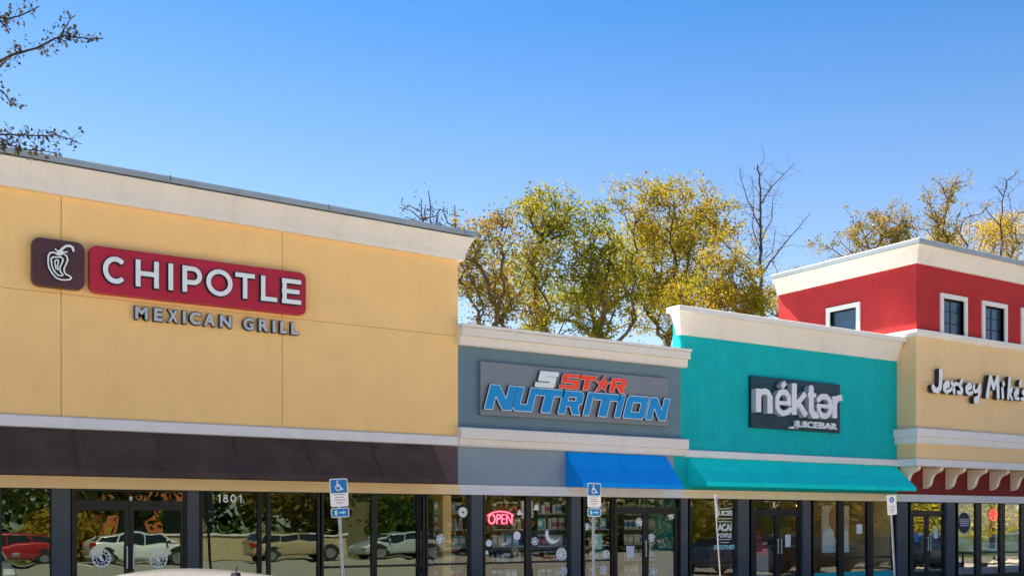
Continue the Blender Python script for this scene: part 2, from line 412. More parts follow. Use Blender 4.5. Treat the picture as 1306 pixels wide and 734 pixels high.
def side_wall(root, x0, x1, z1, m, y0=0.28, y1=9.0, z0=0.0):
    b = MB(); b.box(x0, x1, y0, y1, z0, z1); return b.build('side_wall', m, root)

# ---- A: yellow store -------------------------------------------------
A = thing('yellow_restaurant_building', 'tall yellow stucco restaurant front with dark awning and cream cornice', 'building', (4, 0, 0))
zc0 = 7.44; zcop0, zcop1 = 7.90, 8.04
slopeA = lambda x: -0.0105 * (x - 5.0)
seams = [X(78) - 4.26 * 3, X(78) - 4.26 * 2, X(78) - 4.26, X(78), X(360)]
zs_seam = ZA([(20, 366.7), (420, 412)])
b = MB(); g = 0.0055
cols = [xA0] + [s for s in seams if s > xA0 + .3] + [xA1]
for i in range(len(cols) - 1):
    a0 = cols[i] + (g if i else 0); a1 = cols[i + 1] - (g if i < len(cols) - 2 else 0)
    b.box(a0, a1, 0.0, 0.10, z_tr0 + .02, zs_seam - .004)
    b.box(a0, a1, 0.0, 0.10, zs_seam + .004, 7.6)
b.build('front_wall', 'yellow_stucco', A)
b = MB(); b.box(xA0 + .01, xA1 - .01, 0.03, 0.04, z_tr0 + .05, 7.55); b.build('control_joint', 'groove', A)
b = MB(); b.box(xA0, xA1, 0.102, 0.28, z_tr0, 8.0); b.build('parapet_wall', 'yellow_stucco', A)
side_wall(A, xA1 - .2, xA1, 7.75, 'yellow_stucco'); side_wall(A, xA0, xA0 + .2, 7.9, 'yellow_stucco')
slab_parts(A, xA0, xA1, 7.2, 'yellow_stucco')
cor = [(-0.05, zc0), (0.10, zc0), (0.12, zc0 + .06), (0.135, zc0 + .16), (0.165, zc0 + .26), (0.215, zc0 + .36), (0.265, zc0 + .44), (0.265, zcop0), (-0.05, zcop0)]
b = MB(); b.sweep([(xA0, 9.2), (xA0, 0), (xA1, 0), (xA1, 9.2)], cor, slopeA); b.build('cornice', 'cream_trim', A)
b = MB(); b.sweep([(xA0, 9.2), (xA0, 0), (xA1, 0), (xA1, 9.2)], [(-0.35, zcop0 + .03), (-.35, zcop1), (0.30, zcop1 - .01), (0.315, zcop1 - .03), (0.315, zcop0 + .02), (0.29, zcop0 + .02), (0.29, zcop0 + .03)], slopeA)
b.build('coping', 'coping_metal', A)
for xj in [X(217, -.3) + k * 3.05 for k in range(-4, 4)]:
    if not xA0 < xj < xA1: continue
    b = MB(); zj = slopeA(xj); b.box(xj - .008, xj + .008, -.318, -.30, zcop0 + .03 + zj, zcop1 - .02 + zj); b.box(xj - .008, xj + .008, -.318, 0.3, zcop1 - .006 + zj, zcop1 + .002 + zj)
    b.build('coping_joint', 'coping_joint', A)
b = MB(); b.sweep([(xA0, 0), (xA1 - .002, 0)], [(0, z_tr0), (0.085, z_tr0 + .012), (0.085, z_tr1 - .02), (0.06, z_tr1), (0, z_tr1)]); b.build('trim_band', 'white_trim', A)
b = MB(); b.box(xA0, xA1, 0.0, 0.28, z_beam1, z_tr0 - .002); b.build('awning_wall', 'brown_stucco', A)

def awning(root, x0, x1, ztop, zbot, p, m, droop=0.10, y0=0.0, ends=True, nseam=6):
    """sloping fabric on a bent frame, open underneath, with triangular ends"""
    t = 0.02; b = MB()
    prof = [(y0 - .03, ztop), (y0 - p * .5, (ztop + zbot + droop * .3) / 2 + .02), (y0 - p, zbot + droop), (y0 - p, zbot)]
    inner = [(y + t, z - .004 if i else z) for i, (y, z) in enumerate(prof)]
    n = len(prof); N = 28; vs_ = []; fs_ = []
    rng = random.Random(int(x0 * 10))
    for k in range(N + 1):
        x = x0 + (x1 - x0) * k / N; s = 0.022 * math.sin(k * math.pi * nseam / N) ** 2 + rng.uniform(0, .003)
        vs_ += [(x, y + (s if 0 < i < n - 1 else 0), z) for i, (y, z) in enumerate(prof)] + [(x, y, z) for y, z in inner]
    for k in range(N):
        for i in range(n - 1):
            a = k * 2 * n + i; c = (k + 1) * 2 * n + i
            fs_.append((a, a + 1, c + 1, c)); fs_.append((a + n, c + n, c + n + 1, a + n + 1))
        a = k * 2 * n + n - 1; c = (k + 1) * 2 * n + n - 1; fs_.append((a, a + n, c + n, c))
    b.raw(vs_, fs_, m)
    aw = sub(b.build('awning', None, root, fix=False), root)
    ns_ = max(2, int((x1 - x0) / 1.35))
    for k in range(1, ns_):
        xs_ = x0 + (x1 - x0) * k / ns_; b = MB()
        for (ya_, za_), (yb2, zb3) in zip(prof[:-1], prof[1:]):
            b.raw([(xs_ - .012, ya_ - .004, za_ + .004), (xs_ + .012, ya_ - .004, za_ + .004), (xs_ + .012, yb2 - .004, zb3 + .004), (xs_ - .012, yb2 - .004, zb3 + .004), (xs_ - .010, ya_ - .007, za_ + .007), (xs_ + .010, ya_ - .007, za_ + .007), (xs_ + .010, yb2 - .007, zb3 + .007), (xs_ - .010, yb2 - .007, zb3 + .007)], [(4, 5, 6, 7), (0, 4, 7, 3), (1, 2, 6, 5), (3, 7, 6, 2), (0, 1, 5, 4)])
        b.build('awning_seam', m, aw, fix=False)
    if ends:
        for xe in (x0 + .004, x1 - .024):
            b = MB(); b.prism([(y0 - .004, ztop - .01), (y0 - p + .004, zbot + droop), (y0 - p + .004, zbot + .004), (y0 - .004, zbot + .004)][::-1], xe, xe + .02, axis='x'); b.build('awning_end', m, aw)
    b = MB()
    for xe in np.linspace(x0 + .06, x1 - .06, 5): b.tube((xe, y0 - .02, zbot + .05), (xe, y0 - p + .03, zbot + .05), .015, n=6)
    b.tube((x0 + .05, y0 - p + .045, zbot + .05), (x1 - .05, y0 - p + .045, zbot + .05), .018, n=6)
    b.build('awning_frame', 'galvanised', aw)
    return aw
awning(A, xA0 + .3, X(551), z_tr0 - .01, z_beam1 - .005, 0.62, 'dark_fabric', nseam=9)

# ---- B: grey store ---------------------------------------------------
B = thing('grey_nutrition_building', 'low blue-grey store front with stepped cream cornice and short blue awning', 'building', ((xA1 + xB1) / 2, 0, 0))
zBt = ZA([(577.7, 410), (880, 443.7)], -.32); zBm = ZA([(577.7, 426), (880, 456)], -.3); zBb = ZA([(584, 439), (875, 468.5)], -.1)
zb1 = ZA([(577.7, 543), (878, 559.6)], -.2); zbm = ZA([(577.7, 557), (878, 573)], -.2); zb0 = ZA([(584, 568), (872, 581)], -.1)
b = MB(); b.box(xA1, xB1, 0.0, 0.28, zb0, zBt - .1); b.build('front_wall', 'grey_stucco', B)
b = MB(); b.box(xA1, X(859), 0.0, 0.28, z_beam1, zb0 - .002); b.build('lower_wall', 'pale_grey_stucco', B)
slab_parts(B, xA1 + .004, xB1 - .004, zBb - .5, 'grey_stucco')
b = MB(); b.box(X(539), X(540.5), .3, 9, 0.162, 2.748); b.build('party_wall', 'interior_wall', B)
def stepped(z0, zm, z1, o1, o2): return [(-.05, z0), (o1 - .03, z0), (o1, z0 + .035), (o1, zm), (o2, zm + .004), (o2, z1 - .02), (o2 - .02, z1), (-.05, z1)]
b = MB(); b.sweep([(xA1 - .03, -.001), (xB1 + .1, -.001)], stepped(zBb, zBm, zBt - .06, .15, .25)); b.build('cornice', 'cream_trim', B)
b = MB(); b.sweep([(xA1 - .06, -.001), (xB1 + .12, -.001)], [(-.25, zBt - .058), (.28, zBt - .058), (.28, zBt), (-.25, zBt + .01)]); b.build('coping', 'white_trim', B)
b = MB(); b.sweep([(xA1 - .03, -.001), (xB1 + .1, -.001)], stepped(zb0, zbm, zb1, .12, .19)); b.build('trim_band', 'cream_trim', B)
zaw = 3.43
awning(B, X(721), X(848, 0), zaw, z_beam1 - .015, 0.66, 'blue_fabric', nseam=3)

# ---- C: teal store ---------------------------------------------------
Cb = thing('teal_juice_bar_building', 'teal stucco store front with teal awning and flared cream cornice', 'building', ((xB1 + xC1) / 2, 0, 0))
zC1 = ZA([(866, 388.4), (1157, 429)], -.36); zC0 = ZA([(868, 427), (1142, 459)], -.05)
zt1 = ZA([(868, 572), (1143, 586)], -.06); zt0 = ZA([(868, 582), (1143, 594)], -.06)
b = MB(); b.box(xB1 + .001, xC1 - .001, 0.0, 0.28, z_beam1, zC1 - .2); b.build('front_wall', 'teal_stucco', Cb)
b = MB(); b.box(X(859) + .001, xB1, 0.0, 0.28, z_beam1, zb0 - .002); b.build('corner_pier', 'teal_stucco', Cb)
side_wall(Cb, xB1 + .001, xB1 + .2, zBb - .6, 'teal_stucco', y1=9)
slab_parts(Cb, xB1 + .21, xC1 - .004, zC0 - .6, 'teal_stucco')
cc = [(-.05, zC0), (.03, zC0), (.05, zC0 + .08), (.09, zC0 + .2), (.16, zC0 + .36), (.25, zC0 + .5), (.29, zC0 + .56), (.29, zC1 - .14), (-.05, zC1 - .14)]
b = MB(); b.sweep([(xB1, .12), (xB1, 0), (xC1 - .01, 0)], cc); b.build('cornice', 'cream_trim', Cb)
b = MB(); b.sweep([(xB1, .14), (xB1, 0), (xC1 - .01, 0)], [(-.3, zC1 - .136), (.33, zC1 - .136), (.34, zC1 - .12), (.34, zC1 - .01), (.32, zC1), (-.3, zC1 + .01)]); b.build('coping', 'white_trim', Cb)
b = MB(); b.sweep([(xB1 + .105, 0), (xC1 - .002, 0)], [(0, zt0), (.09, zt0 + .01), (.09, zt1 - .02), (.07, zt1), (0, zt1)]); b.build('trim_band', 'white_trim', Cb)
awning(Cb, X(877), X(1143.5, 0) - .03, zt0 - .005, z_beam1 + .07, .68, 'teal_fabric', nseam=4)

# ---- D: sand-coloured store with red tower -----------------------------
D = thing('sand_sandwich_building', 'sand coloured store front with scrolled brackets and red upper tower', 'building', (33, 0, 0))
zD3t = ZA([(1168, 584), (1306, 591)], YD - .05); zD3b = ZA([(1168, 594), (1306, 599)], YD - .05)
zD2t = ZA([(1168, 544.5), (1306, 554.8)], YD - .15); zD2m = ZA([(1168, 556), (1306, 563.6)], YD - .15); zD2b = ZA([(1168, 565), (1306, 572.5)], YD - .1)
zD1t = ZA([(1168, 418), (1306, 440.7)], YD - .1); zD1b = ZA([(1168, 429), (1306, 446)], YD - .1)
b = MB(); b.box(xC1, xD1, YD, .28, zD3b + .01, zD1b + .05); b.build('front_wall', 'sand_stucco', D)
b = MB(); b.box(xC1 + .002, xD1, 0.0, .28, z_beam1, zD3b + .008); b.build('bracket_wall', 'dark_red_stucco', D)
b = MB(); b.box(xC1, xC1 + .2, .28, 9, 0, zD1b); b.build('side_wall', 'sand_stucco', D)
pD = [(xC1, 4.4), (xC1, YD), (xD1, YD)]
b = MB(); b.sweep(pD, [(-.02, zD1b), (.05, zD1b + .01), (.10, zD1b + .07), (.13, zD1b + .10), (.13, zD1t), (-.02, zD1t + .015)]); b.build('sill_band', 'white_trim', D)
b = MB(); b.sweep([(xC1, .0), (xC1, YD), (xD1, YD)], stepped(zD2b, zD2m, zD2t, .10, .16)); b.build('trim_band', 'white_trim', D)
b = MB(); b.sweep([(xC1, 0), (xC1, YD), (xD1, YD)], [(-.05, zD3b - .0), (.05, zD3b), (.07, zD3b + .03), (.07, zD3t), (-.05, zD3t)]); b.build('soffit_trim', 'white_trim', D)
slab_parts(D, xC1 + .21, xD1, zD1b - .1, 'sand_stucco')
# tower
tx0, ty0, ty1 = xC1 + .06, YD + .03, 4.35
zT0 = ZA([(1171, 336)], ty0); zTc = ZA([(1172, 309)], ty0 - .35); zT1 = ZA([(1173, 302)], ty0 - .38)
sT = lambda x: 0.030 * (x - tx0)
wz0, wz1 = ZA([(1198, 424)], ty0), ZA([(1198, 379)], ty0)
wins = []
wx = X(1202, ty0); step = X(1255, ty0) - wx; wwid = X(1229, ty0) - wx
for k in range(8): wins.append((wx + k * step, wx + k * step + wwid))
b = MB()
zb_, zt_ = zD1t - .02, zTc - .05
edges = [tx0] + [e for wv in wins for e in wv] + [xD1]
for i in range(0, len(edges), 2): b.box(edges[i], edges[i + 1], ty0, ty0 + .2, zb_, zt_ + .2)
for a0, a1 in wins: b.box(a0, a1, ty0, ty0 + .2, zb_, wz0); b.box(a0, a1, ty0, ty0 + .2, wz1, zt_ + .2)
b.build('tower_wall', 'red_stucco', D)
sy1 = None
# side face with its own window
def ysolve(px):
    t = math.tan(TH + math.atan((px - CX) / FOC)); return tx0 / t + CY
sw0, sw1 = ysolve(1093), ysolve(1059)
dep = lambda y: tx0 * math.sin(TH) + (y - CY) * math.cos(TH)
swz1 = CZ + (HY - 391) * dep(sw0) / FOC; swz0 = swz1 - (wz1 - wz0)
b = MB(); T = tx0 + .2
b.box(tx0 + .0, T, ty0 + .201, sw0, zb_, zt_ + .2); b.box(tx0, T, sw1, ty1, zb_, zt_ + .2)
b.box(tx0, T, sw0, sw1, zb_, swz0); b.box(tx0, T, sw0, sw1, swz1, zt_ + .2)
b.build('tower_side_wall', 'red_stucco', D)
b = MB(); b.box(tx0, xD1, ty1, ty1 + .2, zb_, zt_ + .2); b.build('tower_rear_wall', 'red_stucco', D)
b = MB(); b.box(T, xD1, ty0 + .2, ty1, zT0 + .1, zT0 + .3); b.build('tower_roof', 'roofing', D)
ct = [(-.05, zT0), (.05, zT0 + .0), (.08, zT0 + .05), (.13, zT0 + .2), (.21, zT0 + .36), (.30, zTc - .01), (.30, zTc + .0), (-.05, zTc)]
pT = [(tx0, ty1 + .2), (tx0, ty0), (xD1, ty0)]
b = MB(); b.sweep(pT, ct); b.build('tower_cornice', 'cream_trim', D)
b = MB(); b.sweep(pT, [(-.3, zTc + .004), (.34, zTc + .004), (.35, zTc + .02), (.35, zT1 - .02), (.33, zT1), (-.3, zT1 + .02)]); b.build('tower_coping', 'coping_metal', D)
def tower_window(kind, a0, a1, z0, z1, pos, grid=(2, 3)):
    """kind 'f' front (along x at y=pos) or 's' side (along y at x=pos)"""
    def bx(mb, u0, u1, d0, d1, z_0, z_1):
        if kind == 'f': mb.box(u0, u1, pos + d0, pos + d1, z_0, z_1)
        else: mb.box(pos + d0, pos + d1, u0, u1, z_0, z_1)
    t = .13; b = MB()
    bx(b, a0 - t, a0, -.05, .12, z0 - t, z1 + t); bx(b, a1, a1 + t, -.05, .12, z0 - t, z1 + t)
    bx(b, a0, a1, -.05, .12, z1, z1 + t); bx(b, a0, a1, -.05, .12, z0 - t, z0)
    wn = sub(b.build('window', 'white_trim', D), D)
    b = MB(); s = .035
    bx(b, a0, a0 + s, .08, .13, z0, z1); bx(b, a1 - s, a1, .08, .13, z0, z1); bx(b, a0 + s, a1 - s, .08, .13, z0, z0 + s); bx(b, a0 + s, a1 - s, .08, .13, z1 - s, z1)
    if kind == 'f':
        for i in range(1, grid[0]): u = a0 + (a1 - a0) * i / grid[0]; bx(b, u - .012, u + .012, .085, .125, z0 + s, z1 - s)
        for i in range(1, grid[1]):
            zz = z0 + (z1 - z0) * i / grid[1]
            us = [a0 + s] + [a0 + (a1 - a0) * k / grid[0] for k in range(1, grid[0])] + [a1 - s]
            for k in range(len(us) - 1): bx(b, us[k] + (.0125 if k else 0), us[k + 1] - (.0125 if k < len(us) - 2 else 0), .085, .125, zz - .012, zz + .012)
    b.build('muntin_frame', 'bronze_frame', wn)
    b = MB(); bx(b, a0 + .01, a1 - .01, .10, .112, z0 + .01, z1 - .01); b.build('pane', 'tower_glass', wn)
for a0, a1 in wins: tower_window('f', a0, a1, wz0, wz1, ty0)
tower_window('s', sw0, sw1, swz0, swz1, tx0)
# scrolled brackets
mat('bracket_cream', (0.90, 0.78, 0.60), var=0.05, scale=2, rough=0.8, bump=0.12)
bw = .14
zk1 = zD3b - .002; hk = ZA([(1178, 595)], YD) - ZA([(1178, 621)], -.1)
hk = .60
prof = []
pp = abs(YD)
for u, v in [(0, 0), (1, 0), (1, .10), (.96, .16), (.86, .22), (.72, .27), (.60, .33), (.52, .42), (.47, .52), (.44, .64), (.40, .76), (.33, .86), (.22, .94), (.10, .985), (0, 1.0)]:
    prof.append((-.001 - u * (pp - .03), zk1 - v * hk))
xk = X(1149, 0) - .0
xs_k = [X(p, 0) for p in (1147.5, 1176.5, 1205.5, 1233.5, 1261.5, 1288)]
stepk = xs_k[-1] - xs_k[-2]
while xs_k[-1] < xD1 - 1.2: xs_k.append(xs_k[-1] + stepk)
for i, xq in enumerate(xs_k):
    xq = max(xq, xC1 + .004)
    b = MB(); b.prism(prof, xq, xq + bw, axis='x'); b.build('bracket', 'bracket_cream', D, bevel=.012)

# ---- the beam over the glass, one stretch per store ---------------------
mat('yellow_beam', (0.97, 0.71, 0.38), var=0.04, scale=1.0, streak=0.08, rough=0.8, bump=0.12)
for root, x0, x1, m in ((A, xA0, xA1 - .002, 'yellow_beam'), (B, xA1, xB1 - .002, 'white_trim'), (Cb, xB1, xC1 - .002, 'cream_beam'), (D, xC1, xD1, 'white_trim')):
    if m == 'cream_beam' and m not in M:
        mat('cream_beam', (0.92, 0.76, 0.50), var=0.04, scale=1.0, streak=0.1, rough=0.8, bump=0.12)
    b = MB(); b.box(x0, x1, -.06, .28, z_beam0, z_beam1 - .002); b.build('beam', m, root)

# ---- glazing -------------------------------------------------------------
YG = 0.10
def bay(root, pxs, gm, rail_z=None, doors=(), heads=None, z1=z_soff, edge=.045):
    """pxs: photo columns of the glass edges [(a,b),...]; members fill what is between them"""
    for k, (a, c) in enumerate(pxs):
        x0, x1 = X(a, YG), X(c, YG)
        b = MB(); e0 = e1 = edge
        if k: e0 = (x0 - X(pxs[k - 1][1], YG)) / 2 - .002
        if k < len(pxs) - 1: e1 = (X(pxs[k + 1][0], YG) - x1) / 2 - .002
        b.box(x0 - e0, x0, .06, .16, FL, z1 - .002); b.box(x1, x1 + e1, .06, .16, FL, z1 - .002)
        b.box(x0, x1, .06, .16, z1 - .032, z1 - .002); b.box(x0, x1, .06, .16, FL, FL + .12)
        if rail_z: b.box(x0, x1, .062, .158, rail_z - .022, rail_z + .022)
        wn = sub(b.build('window', 'bronze_frame', root), root)
        b = MB(); b.box(x0 + .001, x1 - .001, YG, YG + .01, FL + .121, z1 - .033); b.build('pane', gm, wn, fix=True)
def pillar(root, a, c, yf=0.0, m='slate_pillar'):
    x0, x1 = X(a, yf), X(c, yf); b = MB(); b.box(x0, x1, yf, .22, .02, z_soff - .001); b.build('pillar', m, root, bevel=.008)
def door_unit(root, a, c, leaves, gm, z_head, logo=False, side=None):
    """leaves: glass columns of the door leaves"""
    x0, x1 = X(a, YG), X(c, YG); b = MB(); j = .05
    b.box(x0, x0 + j, .05, .17, FL, z_soff - .002); b.box(x1 - j, x1, .05, .17, FL, z_soff - .002)
    b.box(x0 + j, x1 - j, .05, .17, z_soff - .05, z_soff - .002); b.box(x0 + j, x1 - j, .05, .17, z_head, z_head + .08)
    wn = sub(b.build('transom_frame', 'bronze_frame', root), root)
    b = MB(); b.box(x0 + j + .001, x1 - j - .001, YG, YG + .01, z_head + .081, z_soff - .051); b.build('pane', gm, wn)
    n = len(leaves)
    for i, (p, q) in enumerate(leaves):
        g0, g1 = X(p, YG), X(q, YG)
        f0 = x0 + j + .004 if i == 0 else (X(leaves[i - 1][1], YG) + g0) / 2 + .004
        f1 = x1 - j - .004 if i == n - 1 else (g1 + X(leaves[i + 1][0], YG)) / 2 - .004
        b = MB()
        b.box(f0, g0, .075, .125, FL + .01, z_head - .004); b.box(g1, f1, .075, .125, FL + .01, z_head - .004)
        b.box(g0, g1, .075, .125, FL + .01, FL + .26); b.box(g0, g1, .075, .125, z_head - .09, z_head - .004)
        dr = sub(b.build('door', 'bronze_frame', root), root)
        b = MB(); b.box(g0 + .001, g1 - .001, YG, YG + .01, FL + .261, z_head - .091); b.build('door_glass', gm, dr)
        b = MB(); hx = g1 + .025 if i % 2 == 0 else g0 - .025
        b.tube((hx, .0, 1.02), (hx, .0, 1.42), .013); b.tube((hx, .0, 1.05), (hx, .08, 1.05), .01); b.tube((hx, .0, 1.39), (hx, .08, 1.39), .01)
        b.build('handle', 'galvanised', dr)
    return wn

railA = ZA([(440, 722)], .1)
bay(A, [(-70, -4), (2, 64)], 'dark_glass')
pillar(A, 66, 90)
dA = door_unit(A, 91, 237.5, [(98, 158.5), (170.5, 230)], 'dark_glass', ZA([(160, 643.5)], .1))
pillar(A, 239, 254.5)
bay(A, [(258, 328)], 'dark_glass'); bay(A, [(333, 340), (344.5, 404)], 'dark_glass')
bay(A, [(412, 473), (480, 531)], 'dark_glass', railA)
railB = ZA([(640, 717)], .1)
bay(A, [(534.5, 538.5)], 'dark_glass', railA)
bay(B, [(545, 599.5)], 'clear_glass', railB)
pillar(B, 601.5, 616)
bay(B, [(618, 669.5), (676.5, 726)], 'clear_glass', railB)
pillar(B, 729, 741)
zhB = ZA([(800, 650)], .1)
bay(B, [(745, 779)], 'clear_glass', railB)
door_unit(B, 782, 866, [(787, 819.5), (826.5, 860)], 'clear_glass', zhB)

pillar(Cb, 869, 877.5)
bay(Cb, [(880, 939)], 'clear_glass', ZA([(900, 717)], .1))
pillar(Cb, 941.5, 955.5)
zhC = ZA([(990, 653)], .1)
door_unit(Cb, 956.5, 1022, [(964, 988), (994, 1016)], 'clear_glass', zhC)
pillar(Cb, 1024, 1034.5)
bay(Cb, [(1037, 1068), (1075, 1105), (1112.5, 1140)], 'clear_glass', ZA([(1080, 710.5)], .1))
pillar(D, 1144.5, 1158)
door_unit(D, 1159, 1206, [(1164.5, 1179.5), (1184, 1203)], 'reflecting_glass', ZA([(1180, 654)], .1))
pillar(D, 1207.5, 1218.5)
bay(D, [(1221, 1243.5), (1250.5, 1274), (1280.5, 1301), (1308, 1330), (1337, 1360)], 'reflecting_glass', ZA([(1240, 704.6)], .1))
pillar(D, 1362, 1378)
bay(D, [(1384, 1420), (1428, 1466)], 'reflecting_glass', ZA([(1240, 704.6)], .1))
b = MB(); b.box(X(871), X(873), .3, 8.9, 0.162, 2.748); b.build('party_wall', 'interior_wall', Cb)
# low stall riser films of the juice bar
for p, q in ((881, 938), (1038, 1067), (1076, 1104), (1113, 1139)):
    b = MB(); b.box(X(p, YG), X(q, YG), YG - .006, YG - .003, FL + .125, ZA([(1080, 728.5)], .1)); tag(b.build('window_film', 'teal_film', Cb), 'plain teal film on lower glass')

# ================================================================== WALL SIGNS
def P(zx, zy, ox, oy, s, yp):
    px, py = ox + zx / s, oy + zy / s
    return (X(px, yp), Z(px, py, yp))
def rrect(x0, x1, z0, z1, r, n=6):
    o = []
    for cx_, cz_, a0 in ((x1 - r, z1 - r, 0), (x0 + r, z1 - r, 90), (x0 + r, z0 + r, 180), (x1 - r, z0 + r, 270)):
        for k in range(n + 1): a = R(a0 + 90 * k / n); o.append((cx_ + r * math.cos(a), cz_ + r * math.sin(a)))
    return o
# brown emblem box
YS = -.16
x0, x1 = X(40.8, YS), X(108.2, YS); z1_ = ZA([(41, 302), (108, 309)], YS); z0_ = ZA([(41, 363), (108, 370)], YS)
t = thing('emblem_sign', 'brown rounded square sign with white chili pepper emblem on yellow wall', 'sign', ((x0 + x1) / 2, 0, z0_))
b = MB(); b.prism(rrect(x0, x1, z0_, z1_, .13), YS, -.004, m=None); b.build('panel', 'brown_plastic', t, bevel=.015)
Q = lambda *pts: [P(a, c, 36, 295, 9.175, YS - .05) for a, c in pts]
prims = [('l', Q((355, 275), (300, 245), (255, 250), (235, 285), (232, 370), (245, 430), (280, 490), (330, 545), (385, 565), (440, 568), (490, 562), (505, 540), (480, 520), (440, 500), (420, 470), (420, 430), (445, 380), (462, 330), (450, 290), (415, 262)), .026, False),
         ('l', Q((350, 300), (285, 300), (268, 320), (275, 400), (300, 460), (345, 510), (395, 520), (405, 505), (375, 470), (370, 420), (395, 370), (410, 325), (385, 302), (350, 300)), .023, False),
         ('l', Q((325, 440), (318, 400), (310, 350), (330, 330), (352, 340), (350, 380), (340, 400), (350, 450)), .022, False),
         ('l', Q((345, 255), (375, 230), (405, 195), (445, 170), (490, 170), (520, 190), (528, 225)), .040, False),
         ('p', Q((345, 225), (395, 200), (410, 240), (400, 275), (370, 285), (345, 262))),
         ('l', Q((345, 235), (315, 205)), .022, False), ('l', Q((395, 245), (455, 240)), .022, False)]
b = MB(); glyph_mesh(b, prims, YS - .012, YS + .002, .008, 'letter_side', 'letter_side', grow=.012)
glyph_mesh(b, prims, YS - .055, YS - .0125, .007, 'white_letter', 'letter_side'); tag(b.build('chili_emblem', None, t, fix=False), 'raised white chili pepper outline')

# red name board
x0, x1 = X(114.3, YS), X(390.6, YS); z1_ = ZA([(114, 311.5), (390, 348.5)], YS); z0_ = ZA([(114, 371), (390, 403)], YS)
t = thing('red_name_sign', 'wide red rounded sign board with eight raised white capital letters', 'sign', ((x0 + x1) / 2, 0, z0_))
b = MB(); b.prism(rrect(x0, x1, z0_, z1_, .12), YS, -.004); b.build('panel', 'red_plastic', t, bevel=.015)
def arc(cx_, cz_, r, a0, a1, n=28): return [(cx_ + r * math.cos(R(a0 + (a1 - a0) * k / n)), cz_ + r * math.sin(R(a0 + (a1 - a0) * k / n))) for k in range(n + 1)]
W = .185; h = W / 2
GS = {
 'C': (.98, [('l', arc(.5, .5, .5 - h, 45, 315), W, True)]),
 'H': (.80, [('l', [(h, 0), (h, 1)], W, True), ('l', [(.8 - h, 0), (.8 - h, 1)], W, True), ('l', [(h, .5), (.8 - h, .5)], W, True)]),
 'I': (W, [('l', [(h, 0), (h, 1)], W, True)]),
 'P': (.74, [('l', [(h, 0), (h, 1)], W, True), ('l', [(h, 1 - h), (.42, 1 - h)] + arc(.42, .645, .355 - h, 90, -90, 14) + [(h, .29 + h)], W, True)]),
 'O': (1.04, [('l', [(x * 1.04 - .02, z) for x, z in arc(.52, .5, .52 - h, 0, 360, 40)], W, False)]),
 'T': (.80, [('l', [(0, 1 - h), (.8, 1 - h)], W, True), ('l', [(.4, 0), (.4, 1 - h)], W, True)]),
 'L': (.62, [('l', [(h, 0), (h, 1)], W, True), ('l', [(0, h), (.62, h)], W, True)]),
 'E': (.68, [('l', [(h, 0), (h, 1)], W, True), ('l', [(0, h), (.68, h)], W, True), ('l', [(0, .5), (.62, .5)], W, True), ('l', [(0, 1 - h), (.68, 1 - h)], W, True)])}
def place(prims, sx, sz, ox, oz, shear=0.0):
    out = []
    for q in prims:
        pts = [(ox + (x + shear * z) * sx, oz + z * sz) for x, z in q[1]]
        out.append(('l', pts, q[2] * (sx + sz) / 2, q[3]) if q[0] == 'l' else ('p', pts))
    return out
zl0 = ZA([(131, 361), (180, 363), (384, 386.5)], YS - .06); zl1 = ZA([(180, 331), (384, 357.5)], YS - .06)
zl0 = zl1 - .475
# left and right photo columns of each letter
for ch, a, c in (('C', 131.5, 162), ('H', 172.5, 203), ('I', 214, 221.5), ('P', 232.5, 256.5), ('O', 263.5, 296), ('T', 300, 325), ('L', 332.5, 353.5), ('E', 359.5, 384)):
    xa, xb = X(a, YS - .06), X(c, YS - .06); wd, pr = GS[ch]
    sz = zl1 - zl0; sx = (xb - xa) / wd
    pp_ = place(pr, sx, sz, xa, zl0)
    pp_ = [(q[0], q[1], W * sz * .95, q[3]) if q[0] == 'l' else q for q in pp_]
    b = MB(); glyph_mesh(b, pp_, YS - .012, YS + .002, .010, 'letter_side', 'letter_side', grow=.022)
    glyph_mesh(b, pp_, YS - .065, YS - .0125, .009, 'white_letter', 'letter_side'); b.build('letter', None, t, fix=False)
# small silver words under it
zt_a = ZA([(175, 390), (380, 410.5)], -.09); 
t = thing('silver_word_sign', 'row of small silver capital letters reading as two words beneath the red board', 'sign', (X(277), 0, 5.45))
zz1 = ZA([(175, 390), (370, 411)], -.09); zz0 = ZA([(175, 406), (370, 426)], -.09)
for ch, a, c in (('M', 172.5, 188.5), ('E', 196.5, 207.5), ('X', 214, 227), ('I', 233.2, 236.8), ('C', 242, 256), ('A', 260, 274), ('N', 280.5, 295), ('G', 310.5, 323.5), ('R', 330, 342.5), ('I', 347.7, 351.3), ('L', 357.5, 366), ('L', 371.5, 380.5)):
    text_obj('letter', ch, X(a, -.09), X(c, -.09), zz0, zz1, -.10, .095, 'silver_letter', t, bold=.035)
    text_obj('letter_backing', ch, X(a, -.09) - .012, X(c, -.09) + .012, zz0 - .012, zz1 + .012, -.094, .088, 'letter_side', t, bold=.05)

